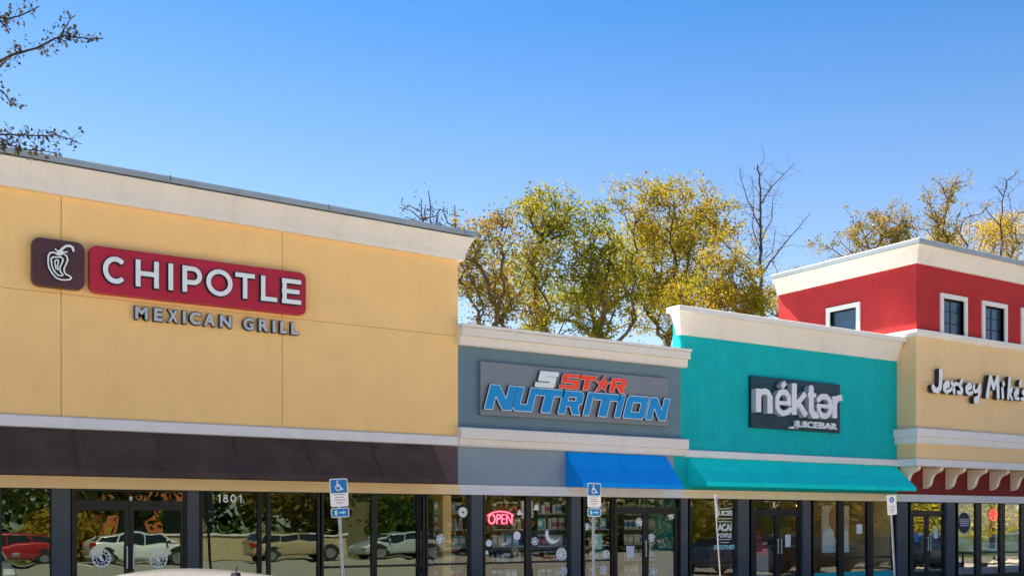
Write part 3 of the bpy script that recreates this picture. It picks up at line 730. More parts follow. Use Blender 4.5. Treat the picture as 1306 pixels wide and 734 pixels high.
# supplement store sign
YP = -.10
x0, x1 = X(613, YP), X(852.5, YP); z1_ = ZA([(613, 460), (852, 482)], YP); z0_ = ZA([(613, 528.6), (852, 543)], YP)
t = thing('nutrition_store_sign', 'grey rectangular sign panel with slanted red, white and blue block letters', 'sign', ((x0 + x1) / 2, 0, z0_))
b = MB(); b.box(x0, x1, YP, -.004, z0_, z1_); b.build('panel', 'grey_panel', t, bevel=.01)
def r_(x0, x1, z0, z1): return ('p', [(x0, z0), (x1, z0), (x1, z1), (x0, z1)])
q = .25
BG = {
 'N': (1.12, [r_(0, .30, 0, 1), r_(.82, 1.12, 0, 1), ('p', [(.0, 1), (.36, 1), (1.12, 0), (.76, 0)])]),
 'U': (1.0, [r_(0, .29, .12, 1), r_(.71, 1.0, 0, 1), ('p', [(0, .14), (.12, 0), (1.0, 0), (1.0, q), (0, q)])]),
 'T': (.98, [('p', [(0.04, 1 - q), (.98, 1 - q), (.98, 1), (0, 1)]), r_(.35, .64, 0, 1)]),
 'R': (1.02, [r_(0, .29, 0, 1), r_(0, .88, 1 - .22, 1), ('p', [(.72, .42), (1.02, .5), (1.02, .88), (.88, 1), (.72, 1)]), r_(0, .9, .36, .56), ('p', [(.45, .42), (.8, .42), (1.04, 0), (.70, 0)])]),
 'I': (.30, [r_(0, .30, 0, 1)]),
 'O': (1.06, [('p', [(0, .0), (.29, 0), (.29, 1), (.12, 1), (0, .88)]), ('p', [(.77, 0), (.94, 0), (1.06, .12), (1.06, 1), (.77, 1)]), r_(.1, .96, 0, q), r_(.1, .96, 1 - q, 1)]),
 'S': (1.0, [r_(.05, 1.0, .8, 1), r_(0, .26, .42, .9), r_(0, .95, .40, .60), r_(.72, .98, .08, .56), r_(-.05, .95, 0, .2)]),
 '5': (1.0, [r_(.0, 1.05, .8, 1), r_(0, .27, .42, .95), r_(0, .95, .42, .62), r_(.70, .97, .08, .6), r_(-.12, .92, 0, .2)])}
star = []
for k in range(10):
    a = R(90 + 36 * k); rr = .62 if k % 2 == 0 else .25
    star.append((.5 + rr * math.cos(a) * 1.05, .50 + rr * math.sin(a)))
star[4] = (-.05, -.12)
BG['*'] = (1.0, [('p', star)])
yl = YP - .07
zn1 = ZA([(640, 493), (835, 506.5)], yl); zn0 = ZA([(640, 522), (835, 534)], yl)
def block(ch, xa, xb, z0, z1, shear, edge, face, grow=.026):
    wd, pr = BG[ch]; sz = z1 - z0; sh = shear * sz
    xa -= sh if ch == 'T' else 0
    sx = (xb - xa - sh) / wd
    pp_ = [('p', [(xa + x * sx + sh * z, z0 + z * sz) for x, z in q_[1]]) for q_ in pr]
    b = MB(); glyph_mesh(b, pp_, yl, YP + .002, .012, edge, 'letter_side', grow=grow)
    glyph_mesh(b, pp_, yl - .006, yl + .001, .010, face, edge, grow=.008); b.build('letter', None, t, fix=False)
for ch, a, c in (('N', 618.5, 659), ('U', 653.5, 684.5), ('T', 685, 720), ('R', 712, 745), ('I', 744, 757), ('T', 758, 791), ('I', 784, 797), ('O', 795, 827), ('N', 824, 854)):
    block(ch, X(a, yl), X(c, yl), zn0, zn1, .30, 'sign_edge', 'sign_blue')
zs1 = ZA([(686, 474), (760, 479.5)], yl); zs0 = ZA([(686, 492.5), (760, 497)], yl)
block('5', X(683, yl) + .05, X(711, yl), zs0, zs1, .30, 'sign_edge', 'white_letter')
for ch, a, c in (('S', 714.5, 741), ('T', 740, 761), ('*', 759.5, 778), ('R', 777, 800)):
    block(ch, X(a, yl), X(c, yl), zs0, zs1, .28, 'sign_edge', 'sign_red', grow=.016)

# juice bar sign
YN = -.10
x0, x1 = X(958, YN), X(1071.5, YN); z1_ = ZA([(958, 478.5), (1071, 490)], YN); z0_ = ZA([(958, 544.8), (1071, 551.5)], YN)
t = thing('juice_bar_sign', 'dark navy rectangular sign with chunky pale lowercase letters on teal wall', 'sign', ((x0 + x1) / 2, 0, z0_))
b = MB(); b.box(x0, x1, YN, -.004, z0_, z1_); b.build('panel', 'navy_panel', t, bevel=.008)
yn = YN - .16
Q = lambda *pts: [P(a, c, 950, 470, 8.154, yn) for a, c in pts]
w1 = .185
letters = [
 [('l', Q((143, 205), (143, 448)), w1, True), ('l', Q((143, 285), (170, 240), (212, 232), (245, 250), (262, 290)), w1 * .8, False), ('l', Q((262, 280), (262, 462)), w1, True)],
 [('l', Q((345, 352), (468, 358)), w1 * .55, False), ('l', Q((462, 358), (458, 290), (430, 245), (400, 238), (362, 252), (340, 300), (338, 390), (360, 440), (400, 462), (440, 452), (472, 425)), w1 * .78, False)],
 [('l', Q((385, 190), (425, 140)), w1 * .7, True)],
 [('l', Q((515, 150), (515, 476)), w1, True), ('l', Q((530, 385), (632, 255)), w1 * .8, True), ('l', Q((555, 350), (640, 486)), w1 * .9, True)],
 [('l', Q((692, 205), (692, 430), (715, 478), (750, 480)), w1, False), ('l', Q((655, 270), (742, 276)), w1 * .6, True)],
 [('l', Q((765, 382), (885, 392)), w1 * .55, False), ('l', Q((768, 320), (800, 288), (850, 288), (885, 330), (893, 400), (882, 460), (845, 492), (805, 485), (775, 445), (766, 385)), w1 * .78, False)],
 [('l', Q((935, 285), (935, 512)), w1, True), ('l', Q((940, 350), (965, 308), (1012, 298)), w1 * .85, True)]]
for pr in letters:
    b = MB(); glyph_mesh(b, pr, yn, YN + .002, .014, 'pale_letter', 'pale_side'); b.build('letter', None, t, fix=False)
ya = YN - .09
za = Z(1020, 536, ya); zb2 = Z(1020, 546.5, ya)
text_obj('small_lettering', 'JUICEBAR', X(1013, ya), X(1068.5, ya), zb2, za, ya, .085, 'pale_letter', t, bold=.03, space=.92)
b = MB(); b.box(X(1008.5, ya), X(1018, ya), ya, YN + .001, zb2, zb2 + .05); b.build('lettering_underline', 'pale_letter', t)

# script sign of the sandwich shop
yj = YD - .20
t = thing('script_shop_sign', 'white brush script letters with deep black sides on sand coloured wall', 'sign', (X(1250, YD), YD, Z(1250, 500, YD)))
Q = lambda *pts: [P(a, c, 1170, 460, 9.603, yj) for a, c in pts]
ws = .145
letters = [
 [('l', Q((288, 120), (286, 250), (278, 330), (245, 362), (205, 350), (195, 320)), ws * 1.05, False)],
 [('l', Q((330, 330), (385, 300), (385, 265), (355, 262), (330, 300), (330, 350), (355, 378), (395, 362), (425, 330)), ws * .72, False)],
 [('l', Q((425, 270), (440, 310), (452, 385)), ws * .8, False), ('l', Q((440, 310), (470, 275), (500, 285)), ws * .7, False)],
 [('l', Q((545, 240), (520, 300), (548, 350), (540, 390), (500, 385)), ws * .8, False)],
 [('l', Q((600, 350), (655, 325), (655, 290), (630, 285), (602, 325), (604, 375), (632, 402), (670, 385)), ws * .72, False)],
 [('l', Q((695, 295), (690, 345), (708, 375), (740, 360), (765, 295)), ws * .72, False), ('l', Q((765, 300), (755, 420), (738, 492), (708, 498), (705, 462), (740, 445)), ws * .72, False)],
 [('l', Q((855, 430), (895, 195)), ws * .95, False), ('l', Q((900, 200), (935, 330)), ws * .9, False), ('l', Q((935, 330), (980, 200)), ws * .8, False), ('l', Q((985, 205), (990, 445)), ws * .95, False)],
 [('l', Q((1042, 335), (1048, 445)), ws * .8, False), ('l', Q((1055, 272), (1058, 285)), ws * .85, False)],
 [('l', Q((1132, 210), (1112, 455)), ws * .8, False), ('l', Q((1120, 385), (1158, 330), (1150, 375), (1130, 395), (1160, 465)), ws * .65, False)],
 [('l', Q((1195, 420), (1235, 390), (1235, 355), (1212, 355), (1192, 400), (1202, 450), (1240, 462)), ws * .65, False)],
 [('l', Q((1268, 250), (1258, 285)), ws * .8, False)],
 [('l', Q((1318, 345), (1290, 385), (1318, 425), (1308, 468), (1278, 462)), ws * .7, False)]]
for i, pr in enumerate(letters):
    b = MB(); glyph_mesh(b, pr, yj, YD - .06, .012, 'white_letter', 'letter_side'); b.build('letter', None, t, fix=False)
b = MB(); b.box(X(1178, YD - .06), X(1330, YD - .06), YD - .058, YD - .004, Z(1182, 495.5, YD - .06), Z(1182, 487.5, YD - .06)); b.build('raceway', 'sand_stucco', t)

# ================================================================== GLASS GRAPHICS AND WINDOW SIGNS
yg = YG - .008
tg = thing('house_number', 'white four digit number on glass beside dark pillar', 'number', (X(295, yg), yg, Z(295, 638, yg)))
dz0, dz1 = Z(293, 640, yg), Z(293, 630, yg); dh = dz1 - dz0
for xa_, kind_ in ((X(278, yg), 1), (X(284.5, yg), 8), (X(294, yg), 0), (X(305, yg), 1)):
    V_ = lambda *p: [(xa_ + u * dh, dz0 + v * dh) for u, v in p]
    el_ = lambda cu, cv, ru, rv: V_(*[(cu + ru * math.cos(R(a)), cv + rv * math.sin(R(a))) for a in range(0, 361, 20)])
    pr = {1: [('l', V_((.02, .78), (.24, .93), (.24, 0.0)), dh * .17, False)], 8: [('l', el_(.33, .74, .20, .19), dh * .16, False), ('l', el_(.33, .28, .25, .24), dh * .16, False)], 0: [('l', el_(.35, .5, .28, .44), dh * .17, False)]}[kind_]
    b = MB(); glyph_mesh(b, pr, yg, yg + .004, .006, 'decal_white', 'decal_white'); b.build('digit', None, tg, fix=False)
for k, (cx0, cy0) in enumerate(((129.5, 711), (202, 712.5))):
    t = thing('round_door_decal', ('round white ring emblem on glass of the door beside the first pillar', 'round white ring emblem on glass of the door beside the house number')[k], 'decal', (X(cx0, yg), yg, Z(cx0, cy0, yg)), group='round emblems on the restaurant doors')
    c0, c1, rr = X(cx0, yg), Z(cx0, cy0, yg), .165
    pr = [('l', [(c0 + (rr - .012) * math.cos(R(a)), c1 + (rr - .012) * math.sin(R(a))) for a in range(0, 361, 12)], .022, False),
          ('l', [(c0 + .088 * math.cos(R(a)), c1 + .088 * math.sin(R(a))) for a in range(0, 361, 15)], .014, False)]
    for a in range(0, 360, 30): pr.append(('l', [(c0 + r1 * math.cos(R(a)), c1 + r1 * math.sin(R(a))) for r1 in (.115, .138)], .026, True))
    pr.append(('p', [(c0 - .05, c1 + .03), (c0, c1 + .05), (c0 + .02, c1), (c0 + .05, c1 - .06), (c0 - .01, c1 - .05), (c0 - .045, c1 - .01)]))
    b = MB(); glyph_mesh(b, pr, yg, yg + .003, .008, 'decal_white', 'decal_white'); b.build('ring_emblem', None, t, fix=False)

# poster with a dark bowl picture in the window beside the number
yp = YG + .05
t = thing('window_poster', 'grey and black promotional poster hung inside glass under the number', 'poster', (X(277, yp), yp, Z(277, 707, yp)))
x0, x1, z0, z1 = X(263, yp), X(292, yp), Z(277, 706, yp), Z(277, 666, yp)
b = MB(); b.box(x0, x1, yp, yp + .006, z0, z1); b.build('sheet', 'poster_dark', t)
b = MB(); b.box(x0 + .03, x0 + .25, yp - .003, yp, z1 - .30, z1 - .03); b.build('pale_block', 'paper', t)
b = MB(); b.prism([(x0 + .26 + .06 * math.cos(R(a)), z1 - .10 + .06 * math.sin(R(a))) for a in range(0, 360, 24)], yp - .004, yp - .001); b.build('dark_bowl', 'poster_dark', t)
# snowflakes
def flake(px, py, r, style, name='snowflake_decal', cat='decal', lab='', group='snowflake decals on the shop glass'):
    r *= .86; c0, c1 = X(px, yg), Z(px, py, yg); pr = []
    if style == 'flake':
        for a in range(0, 180, 45 if r > .12 else 60):
            dx, dz = r * math.cos(R(a + 12)), r * math.sin(R(a + 12)); pr.append(('l', [(c0 - dx, c1 - dz), (c0 + dx, c1 + dz)], r * .26, True))
        n = 8 if r > .12 else 6
        for k in range(n):
            a = R(12 + 360 * k / n); a1 = a + .35; a2 = a - .35
            pr.append(('l', [(c0 + r * .95 * math.cos(a1), c1 + r * .95 * math.sin(a1)), (c0 + r * .55 * math.cos(a), c1 + r * .55 * math.sin(a)), (c0 + r * .95 * math.cos(a2), c1 + r * .95 * math.sin(a2))], r * .17, False))
        pr.append(('p', [(c0 + r * .33 * math.cos(R(a)), c1 + r * .33 * math.sin(R(a))) for a in range(0, 360, 45)]))
    elif style == 'disc':
        pr.append(('p', [(c0 + r * math.cos(R(a)), c1 + r * math.sin(R(a))) for a in range(0, 360, 18)]))
    elif style == 'ring':
        pr.append(('l', [(c0 + r * .62 * math.cos(R(a)), c1 + r * .62 * math.sin(R(a))) for a in range(0, 361, 18)], r * .72, False))
    elif style == 'moon':
        o = [(c0 + r * math.cos(R(a)), c1 + r * math.sin(R(a))) for a in range(150, 331, 12)]
        i_ = [(c0 + r * .28 + r * .86 * math.cos(R(a)), c1 + r * .22 + r * .86 * math.sin(R(a))) for a in range(322, 157, -12)]
        pr.append(('p', o + i_))
    elif style == 'bell':
        pr.append(('p', [(c0 - r * .8, c1 - r * .6), (c0 + r * .8, c1 - r * .6), (c0 + r * .5, c1 + r * .5), (c0 + r * .12, c1 + r), (c0 - r * .12, c1 + r), (c0 - r * .5, c1 + r * .5)]))
    b = MB(); glyph_mesh(b, pr, yg, yg + .003, .009, 'decal_white', 'decal_white')
    o = b.build(name, None, fix=False); tag(o, lab, cat, group); return o
LF = 'white snowflake on supplement shop glass '
for px, py, r, st, nm, lab in (
    (590.5, 652.5, .13, 'ring', 'round_decal', 'white ring decal with dark centre on glass beside the neon sign'),
    (562, 686.5, .12, 'flake', 'snowflake_decal', LF + 'below and beside the ring decal'),
    (662.5, 653.5, .09, 'bell', 'bell_decal', 'small white bell decal just beside the red neon sign'),
    (659.5, 682.5, .11, 'disc', 'round_decal', 'white disc decal on glass directly under the bell decal'),
    (623.5, 692, .09, 'disc', 'round_decal', 'white disc decal on glass next to the grey pillar'),
    (621, 704.5, .07, 'bell', 'bell_decal', 'tiny white bell decal under a disc beside the pillar'),
    (684, 647, .10, 'bell', 'bell_decal', 'white bell decal high on glass above the moon'),
    (682, 689.5, .11, 'flake', 'snowflake_decal', LF + 'just beside the white moon'),
    (705, 681, .24, 'moon', 'moon_decal', 'white crescent moon decal on the supplement shop glass'),
    (716, 706, .17, 'flake', 'snowflake_decal', LF + 'big and greyish below the moon'),
    (719, 727, .12, 'flake', 'snowflake_decal', LF + 'at the lowest edge below the rail'),
    (748.5, 671, .10, 'flake', 'snowflake_decal', LF + 'in the sidelight beside the parking post'),
    (773, 706, .12, 'flake', 'snowflake_decal', LF + 'in the sidelight low beside the post'),
    (769.5, 726, .13, 'flake', 'snowflake_decal', LF + 'lowest in the sidelight by the post'),
    (815, 665, .12, 'flake', 'snowflake_decal', LF + 'upper on the door with the notice'),
    (856, 656.5, .12, 'flake', 'snowflake_decal', LF + 'topmost on the door nearest the juice bar'),
    (831, 685, .12, 'flake', 'snowflake_decal', LF + 'in the middle of the door nearest the juice bar'),
    (834, 728, .12, 'flake', 'snowflake_decal', LF + 'lowest on the door nearest the juice bar')):
    flake(px, py, r, st, nm, 'decal', lab)
# neon OPEN
yo = YG + .10
t = thing('neon_open_sign', 'glowing red neon OPEN sign inside the supplement shop window', 'neon sign', (X(639, yo), yo, Z(639, 660, yo)))
c0, c1 = X(638.5, yo), Z(638.5, 660, yo); b = MB(); N = 30; rx, rz = .36, .155
pts = [(c0 + rx * math.cos(R(a)), yo, c1 + rz * math.sin(R(a)) - .01) for a in np.linspace(20, 160, 18)]
for i in range(len(pts) - 1): b.tube(pts[i], pts[i + 1], .013, n=6)
b.build('neon_arc', 'neon_red', t)
text_obj('neon_lettering', 'OPEN', c0 - .31, c0 + .31, c1 - .13, c1 + .09, yo, .02, 'neon_red', t, bold=-.01)
b = MB(); b.prism([(c0 + (rx + .03) * math.cos(R(a)), c1 + (rz + .04) * math.sin(R(a))) for a in range(0, 360, 12)], yo + .03, yo + .045); b.build('backing', 'car_trim', t)
# red round neon of the sandwich shop
c0, c1 = X(1266.5, yo), Z(1266.5, 656, yo)
t = thing('round_neon_sign', 'glowing round red neon sign high in the sandwich shop window', 'neon sign', (c0, yo, c1))
b = MB(); rr = .15
for i in range(24):
    a, a2 = R(i * 15), R(i * 15 + 15); b.tube((c0 + rr * math.cos(a) * 1.15, yo, c1 + rr * math.sin(a)), (c0 + rr * math.cos(a2) * 1.15, yo, c1 + rr * math.sin(a2)), .02, n=6)
for dz in (-.06, 0, .06): b.tube((c0 - .10, yo, c1 + dz), (c0 + .10, yo, c1 + dz), .016, n=6)
b.build('neon_tube', 'neon_bright', t)
b = MB(); b.prism([(c0 + (rr + .03) * 1.15 * math.cos(R(a)), c1 + (rr + .03) * math.sin(R(a))) for a in range(0, 360, 15)], yo + .03, yo + .045); b.build('backing', 'car_trim', t)
# oval badge
c0, c1 = X(1229.5, yg), Z(1229.5, 666, yg)
t = thing('oval_window_badge', 'black oval badge with pale rim and lettering stuck on glass beside slate pillar', 'badge', (c0, yg, c1))
ov = lambda rx, rz: [(c0 + rx * math.cos(R(a)), c1 + rz * math.sin(R(a))) for a in range(0, 360, 12)]
b = MB(); b.prism(ov(.335, .335), yg, yg + .003); b.build('rim', 'decal_white', t)
b = MB(); b.prism(ov(.31, .315), yg - .004, yg - .001); b.build('face', 'car_trim', t)
b = MB()
rng = random.Random(3)
for rw in range(4):
    xx = c0 - .24 + .02 * rw
    while xx < c0 + .22:
        wl = rng.uniform(.03, .07); b.box(xx, xx + wl * .6, yg - .008, yg - .006, c1 + .08 - rw * .06, c1 + .12 - rw * .06); xx += wl
b.build('lettering', 'paper', t)
# menu words of the juice bar
x0, x1 = X(914.5, yg), X(934, yg)
t = thing('menu_lettering', 'white stacked menu words on glass beside the slanting post', 'window lettering', (x0, yg, Z(925, 690, yg)))
for txt, ya_, yb_, xa_, xb_, m in (('JUICES', 650.5, 658.5, 914, 934, 'decal_white'), ('ACAI', 667, 676.5, 915.5, 933, 'decal_white'), ('BOWLS', 679, 685, 915.5, 933, 'decal_white'), ('SMOOTHIES', 694, 700, 910.5, 937, 'decal_teal')):
    text_obj('words', txt, X(xa_, yg), X(xb_, yg), Z(925, yb_, yg), Z(925, ya_, yg), yg, .003, m, t, bold=.045)
b = MB()
for yy, xa_, xb_ in ((648, 916, 932), (660.5, 915, 934), (664.5, 916, 933), (687.3, 916, 933), (691, 918, 930)):
    zc = Z(925, yy, yg); b.box(X(xa_, yg), X(xb_, yg), yg, yg + .003, zc - .008, zc + .008)
b.build('ruled_line', 'decal_white', t)
# notices and stickers
def notice(px, py, w_, h_, m, name, lab, cat='notice', y=None, group=None):
    y = yg if y is None else y
    c0, c1 = X(px, y), Z(px, py, y); b = MB(); b.box(c0 - w_ / 2, c0 + w_ / 2, y, y + .003, c1 - h_ / 2, c1 + h_ / 2)
    return tag(b.build(name, m), lab, cat, group)
notice(804, 703, .24, .28, 'paper', 'door_notice', 'white paper notice on the supplement shop door')
notice(781.5, 640.5, .10, .16, 'paper', 'unit_tag', 'small cream tag above the supplement shop sidelight')
notice(1005, 689, .20, .32, 'paper', 'door_notice', 'white paper notice on the juice bar door')
notice(1096, 674, .24, .26, 'paper', 'wall_notice', 'white paper sheet inside the juice bar beside the poster')
notice(1193.5, 679, .18, .32, 'paper', 'door_notice', 'white paper notice on the sandwich shop door')
notice(1169, 684.5, .17, .28, 'traffic_blue', 'blue_door_sticker', 'blue rectangular sticker on the sandwich shop door', 'sticker')
notice(763, 690, .22, .36, 'decal_teal', 'teal_notice', 'pale teal poster behind the supplement shop sidelight', y=YG + .05)
notice(167, 636, .05, .10, 'paper', 'transom_tag', 'tiny cream tag on the restaurant transom glass')
tt = thing('unit_letter', 'small white letter K above the juice bar door', 'lettering', (X(987, yg), yg, Z(987, 643, yg)))
text_obj('character', 'K', X(986, yg), X(990, yg), Z(988, 647, yg), Z(988, 639.5, yg), yg, .003, 'decal_white', tt, bold=.02)
# poster of a smiling person behind the juice bar glass
yq = YG + .06; x0, x1 = X(1048, yq), X(1083, yq); z0, z1 = Z(1065, 704, yq), Z(1065, 644, yq)
t = thing('portrait_poster', 'tall poster of a long haired person behind the juice bar glass', 'poster', ((x0 + x1) / 2, yq, z0))
b = MB(); b.box(x0, x1, yq, yq + .005, z0, z1); b.build('sheet', 'interior_wall', t)
mx_ = (x0 + x1) / 2; hw = (x1 - x0) / 2; el = lambda cx_, cz_, a, c: [(cx_ + a * math.cos(R(k)), cz_ + c * math.sin(R(k))) for k in range(0, 360, 15)]
H_ = z1 - z0
b = MB(); b.prism([(mx_ - hw * .98, z0 + .01), (mx_ + hw * .98, z0 + .01), (mx_ + hw * .9, z0 + H_ * .45), (mx_ + hw * .3, z0 + H_ * .55), (mx_ - hw * .3, z0 + H_ * .55), (mx_ - hw * .9, z0 + H_ * .45)], yq - .004, yq - .001); b.build('printed_clothing', 'paper', t)
b = MB(); b.prism(el(mx_, z0 + H_ * .72, hw * .52, H_ * .27), yq - .007, yq - .005); b.build('printed_hair', 'hair_tone', t)
b = MB(); b.prism(el(mx_, z0 + H_ * .74, hw * .30, H_ * .17), yq - .010, yq - .008); b.prism([(mx_ - hw * .12, z0 + H_ * .3), (mx_ + hw * .12, z0 + H_ * .3), (mx_ + hw * .2, z0 + H_ * .6), (mx_ - hw * .2, z0 + H_ * .6)], yq - .0102, yq - .0082); b.build('printed_face', 'skin_tone', t)
# small warm lamp in the juice bar
lp = AT(1018, 644, .9)
t = thing('pendant_lamp', 'small warm glowing pendant lamp inside the juice bar doorway', 'lamp', tuple(lp))
b = MB(); b.tube(lp + Vector((0, 0, .06)), (lp.x, lp.y, 2.75), .006, n=5); b.build('cord', 'car_trim', t)
b = MB()
for i in range(6): a, c = R(-90 + i * 30), R(-60 + i * 30); b.tube(lp + Vector((0, 0, .05 * math.sin(a))), lp + Vector((0, 0, .05 * math.sin(c))), .05 * max(.02, math.cos(a)), .05 * max(.02, math.cos(c)), 12)
b.build('bulb', 'lamp_warm', t)
# ================================================================== SHOP INTERIORS
# supplement shop shelving with tubs, bottles and boxes
def lathe(mb, prof, n=10, m=None, ox=0, oy=0, oz=0):
    vs_ = []
    for r, z in prof:
        for k in range(n): a = 2 * math.pi * k / n; vs_.append((ox + r * math.cos(a), oy + r * math.sin(a), oz + z))
    fs_ = [(i * n + k, i * n + (k + 1) % n, (i + 1) * n + (k + 1) % n, (i + 1) * n + k) for i in range(len(prof) - 1) for k in range(n)]
    fs_ += [tuple(range(n - 1, -1, -1)), tuple(range((len(prof) - 1) * n, len(prof) * n))]
    mb.raw(vs_, fs_, m)
def prod(kind, c1, c2, c3):
    t = thing(kind, 'x', 'x')
    b = MB()
    if kind == 'supplement_tub':
        lathe(b, [(.07, 0), (.075, .01), (.075, .16), (.066, .18)]); b.build('tub_body', c1, t)
        b = MB(); lathe(b, [(.0755, .04), (.0755, .13)], m=None); b.build('tub_wrapper', c3, t)
        b = MB(); lathe(b, [(.07, .18), (.07, .21), (.05, .212)]); b.build('lid', c2, t)
    elif kind == 'supplement_bottle':
        lathe(b, [(.045, 0), (.045, .13), (.028, .16)]); b.build('bottle_body', c1, t)
        b = MB(); lathe(b, [(.030, .161), (.030, .20)]); b.build('lid', c2, t)
    else:
        b.box(-.08, .08, -.05, .05, 0, .20); b.build('carton_body', c1, t)
        b = MB(); b.box(-.06, .06, -.054, -.051, .06, .15); b.build('carton_print', c2, t)
    return t
cm = [('goods_white', (.85, .85, .83)), ('goods_black', (.03, .03, .03)), ('goods_red', (.5, .04, .03)), ('goods_blue', (.05, .22, .5)), ('goods_tan', (.72, .58, .38)), ('goods_pink', (.45, .08, .25)), ('goods_cyan', (.12, .5, .6)), ('goods_grey', (.5, .5, .5))]
for n_, c_ in cm: mat(n_, c_, rough=.4, var=.1, scale=10)
protos = [prod('supplement_tub', 'goods_black', 'goods_white', 'goods_red'), prod('supplement_tub', 'goods_white', 'goods_black', 'goods_blue'), prod('supplement_bottle', 'goods_white', 'goods_blue', None),
          prod('supplement_bottle', 'goods_grey', 'goods_white', None), prod('supplement_carton', 'goods_tan', 'goods_white', None), prod('supplement_carton', 'goods_cyan', 'goods_white', None), prod('supplement_tub', 'goods_tan', 'goods_white', 'goods_pink')]
word = ['black tub with white lid', 'white tub with blue wrapper', 'white bottle with blue cap', 'grey bottle with white cap', 'tan carton', 'pale blue carton', 'tan tub with pink wrapper']
table = {}
for q in bpy.data.objects:
    if q.parent: table.setdefault(q.parent.name, []).append(q)
used = set(); rng = random.Random(11)
units = [(X(548, .6), X(598, .6), .6, 'behind the ring decal'), (X(622, .75), X(668, .75), .75, 'behind the neon sign'), (X(680, .6), X(724, .6), .6, 'behind the moon decal'), (X(746, .6), X(776, .6), .6, 'behind the parking sign post'), (X(790, 1.0), X(858, 1.0), 1.0, 'behind the double doors')]
levels = [.55, .93, 1.31, 1.69, 2.05]
wlev = ['bottom shelf', 'second shelf', 'middle shelf', 'fourth shelf', 'top shelf']
for ui, (x0, x1, y, where) in enumerate(units):
    t = thing('display_shelf', 'metal display shelf of supplements ' + where, 'shelf', ((x0 + x1) / 2, y, FL), 'supplement display shelves')
    b = MB(); b.box(x0, x1, y + .17, y + .19, FL, 2.35); b.build('back_panel', 'interior_dark', t)
    for xe in (x0, x1 - .03): b = MB(); b.box(xe, xe + .03, y - .15, y + .168, FL, 2.35); b.build('upright', 'bronze_frame', t)
    for li, zl in enumerate(levels):
        b = MB(); b.box(x0 + .031, x1 - .031, y - .15, y + .168, zl - .025, zl); b.build('shelf_board', 'goods_grey', t)
        xx = x0 + .12
        while xx < x1 - .1:
            if rng.random() < .04: xx += .10; continue
            run = rng.randrange(1, 4); pi = rng.randrange(len(protos))
            for _ in range(run):
                if xx > x1 - .1: break
                p = protos[pi]
                if pi not in used: used.add(pi); o = p
                else: o = copy_tree(p, None, table)
                o.scale = (1.05, 1.05, 1.2); o.location = (xx, y + rng.uniform(-.04, .02), zl + .001); o.rotation_euler.z = rng.uniform(-.15, .15)
                o['label'] = word[pi] + ' on the ' + wlev[li] + ' ' + where; o['category'] = 'supplement'; o['group'] = word[pi] + ' on the ' + wlev[li] + ' ' + where
                xx += .19 if pi not in (2, 3) else .13
# juice bar: counter and wood wall; restaurant counter; sandwich tables
t = thing('service_counter', 'dark wooden service counter inside the juice bar', 'counter', (X(960, 3.2), 3.2, FL))
b = MB(); b.box(X(905, 3.2), X(1030, 3.2), 3.2, 3.8, FL, 1.1); b.build('counter_front', 'interior_wood', t)
b = MB(); b.box(X(905, 3.2) - .05, X(1030, 3.2) + .05, 3.12, 3.88, 1.102, 1.15); b.build('counter_top', 'interior_wall', t)
t = thing('snack_display_rack', 'red and white snack rack just inside the juice bar door', 'rack', (X(968, .9), .9, FL))
x0 = X(963, .9); b = MB(); b.box(x0, x0 + .5, .9, 1.3, FL, 1.05); b.build('rack_base', 'goods_white', t)
b = MB(); b.box(x0 + .02, x0 + .3, .92, 1.2, 1.052, 1.62); b.build('red_header', 'goods_red', t)
for k in range(3):
    b = MB(); b.box(x0 + .31 + .0 * k, x0 + .49, .93, 1.2, 1.053 + .09 * k, 1.13 + .09 * k); b.build('snack_tray', ('goods_white', 'goods_red', 'goods_white')[k], t)
t = thing('restaurant_counter', 'long pale counter deep inside the yellow restaurant', 'counter', (6, 5, FL))
b = MB(); b.box(2, 11, 5, 5.7, FL, 1.15); b.build('counter_front', 'galvanised', t)
def cafe_table(x, y, lab):
    t = thing('cafe_table', lab, 'table', (x, y, FL), 'round tables inside the sandwich shop')
    b = MB(); lathe(b, [(.35, .72), (.36, .735), (.36, .75), (.35, .755)], 20, ox=x, oy=y, oz=FL); b.build('table_top', 'goods_white', t)
    b = MB(); b.tube((x, y, FL + .02), (x, y, FL + .719), .03); b.build('table_leg', 'bronze_frame', t)
    b = MB(); lathe(b, [(.25, 0), (.25, .02), (.05, .035)], 16, ox=x, oy=y, oz=FL); b.build('table_base', 'bronze_frame', t)
cafe_table(X(1228, 1.0), 1.0, 'white round cafe table inside glass under the oval badge')
cafe_table(X(1268, 1.0), 1.0, 'white round cafe table inside glass under the round neon')

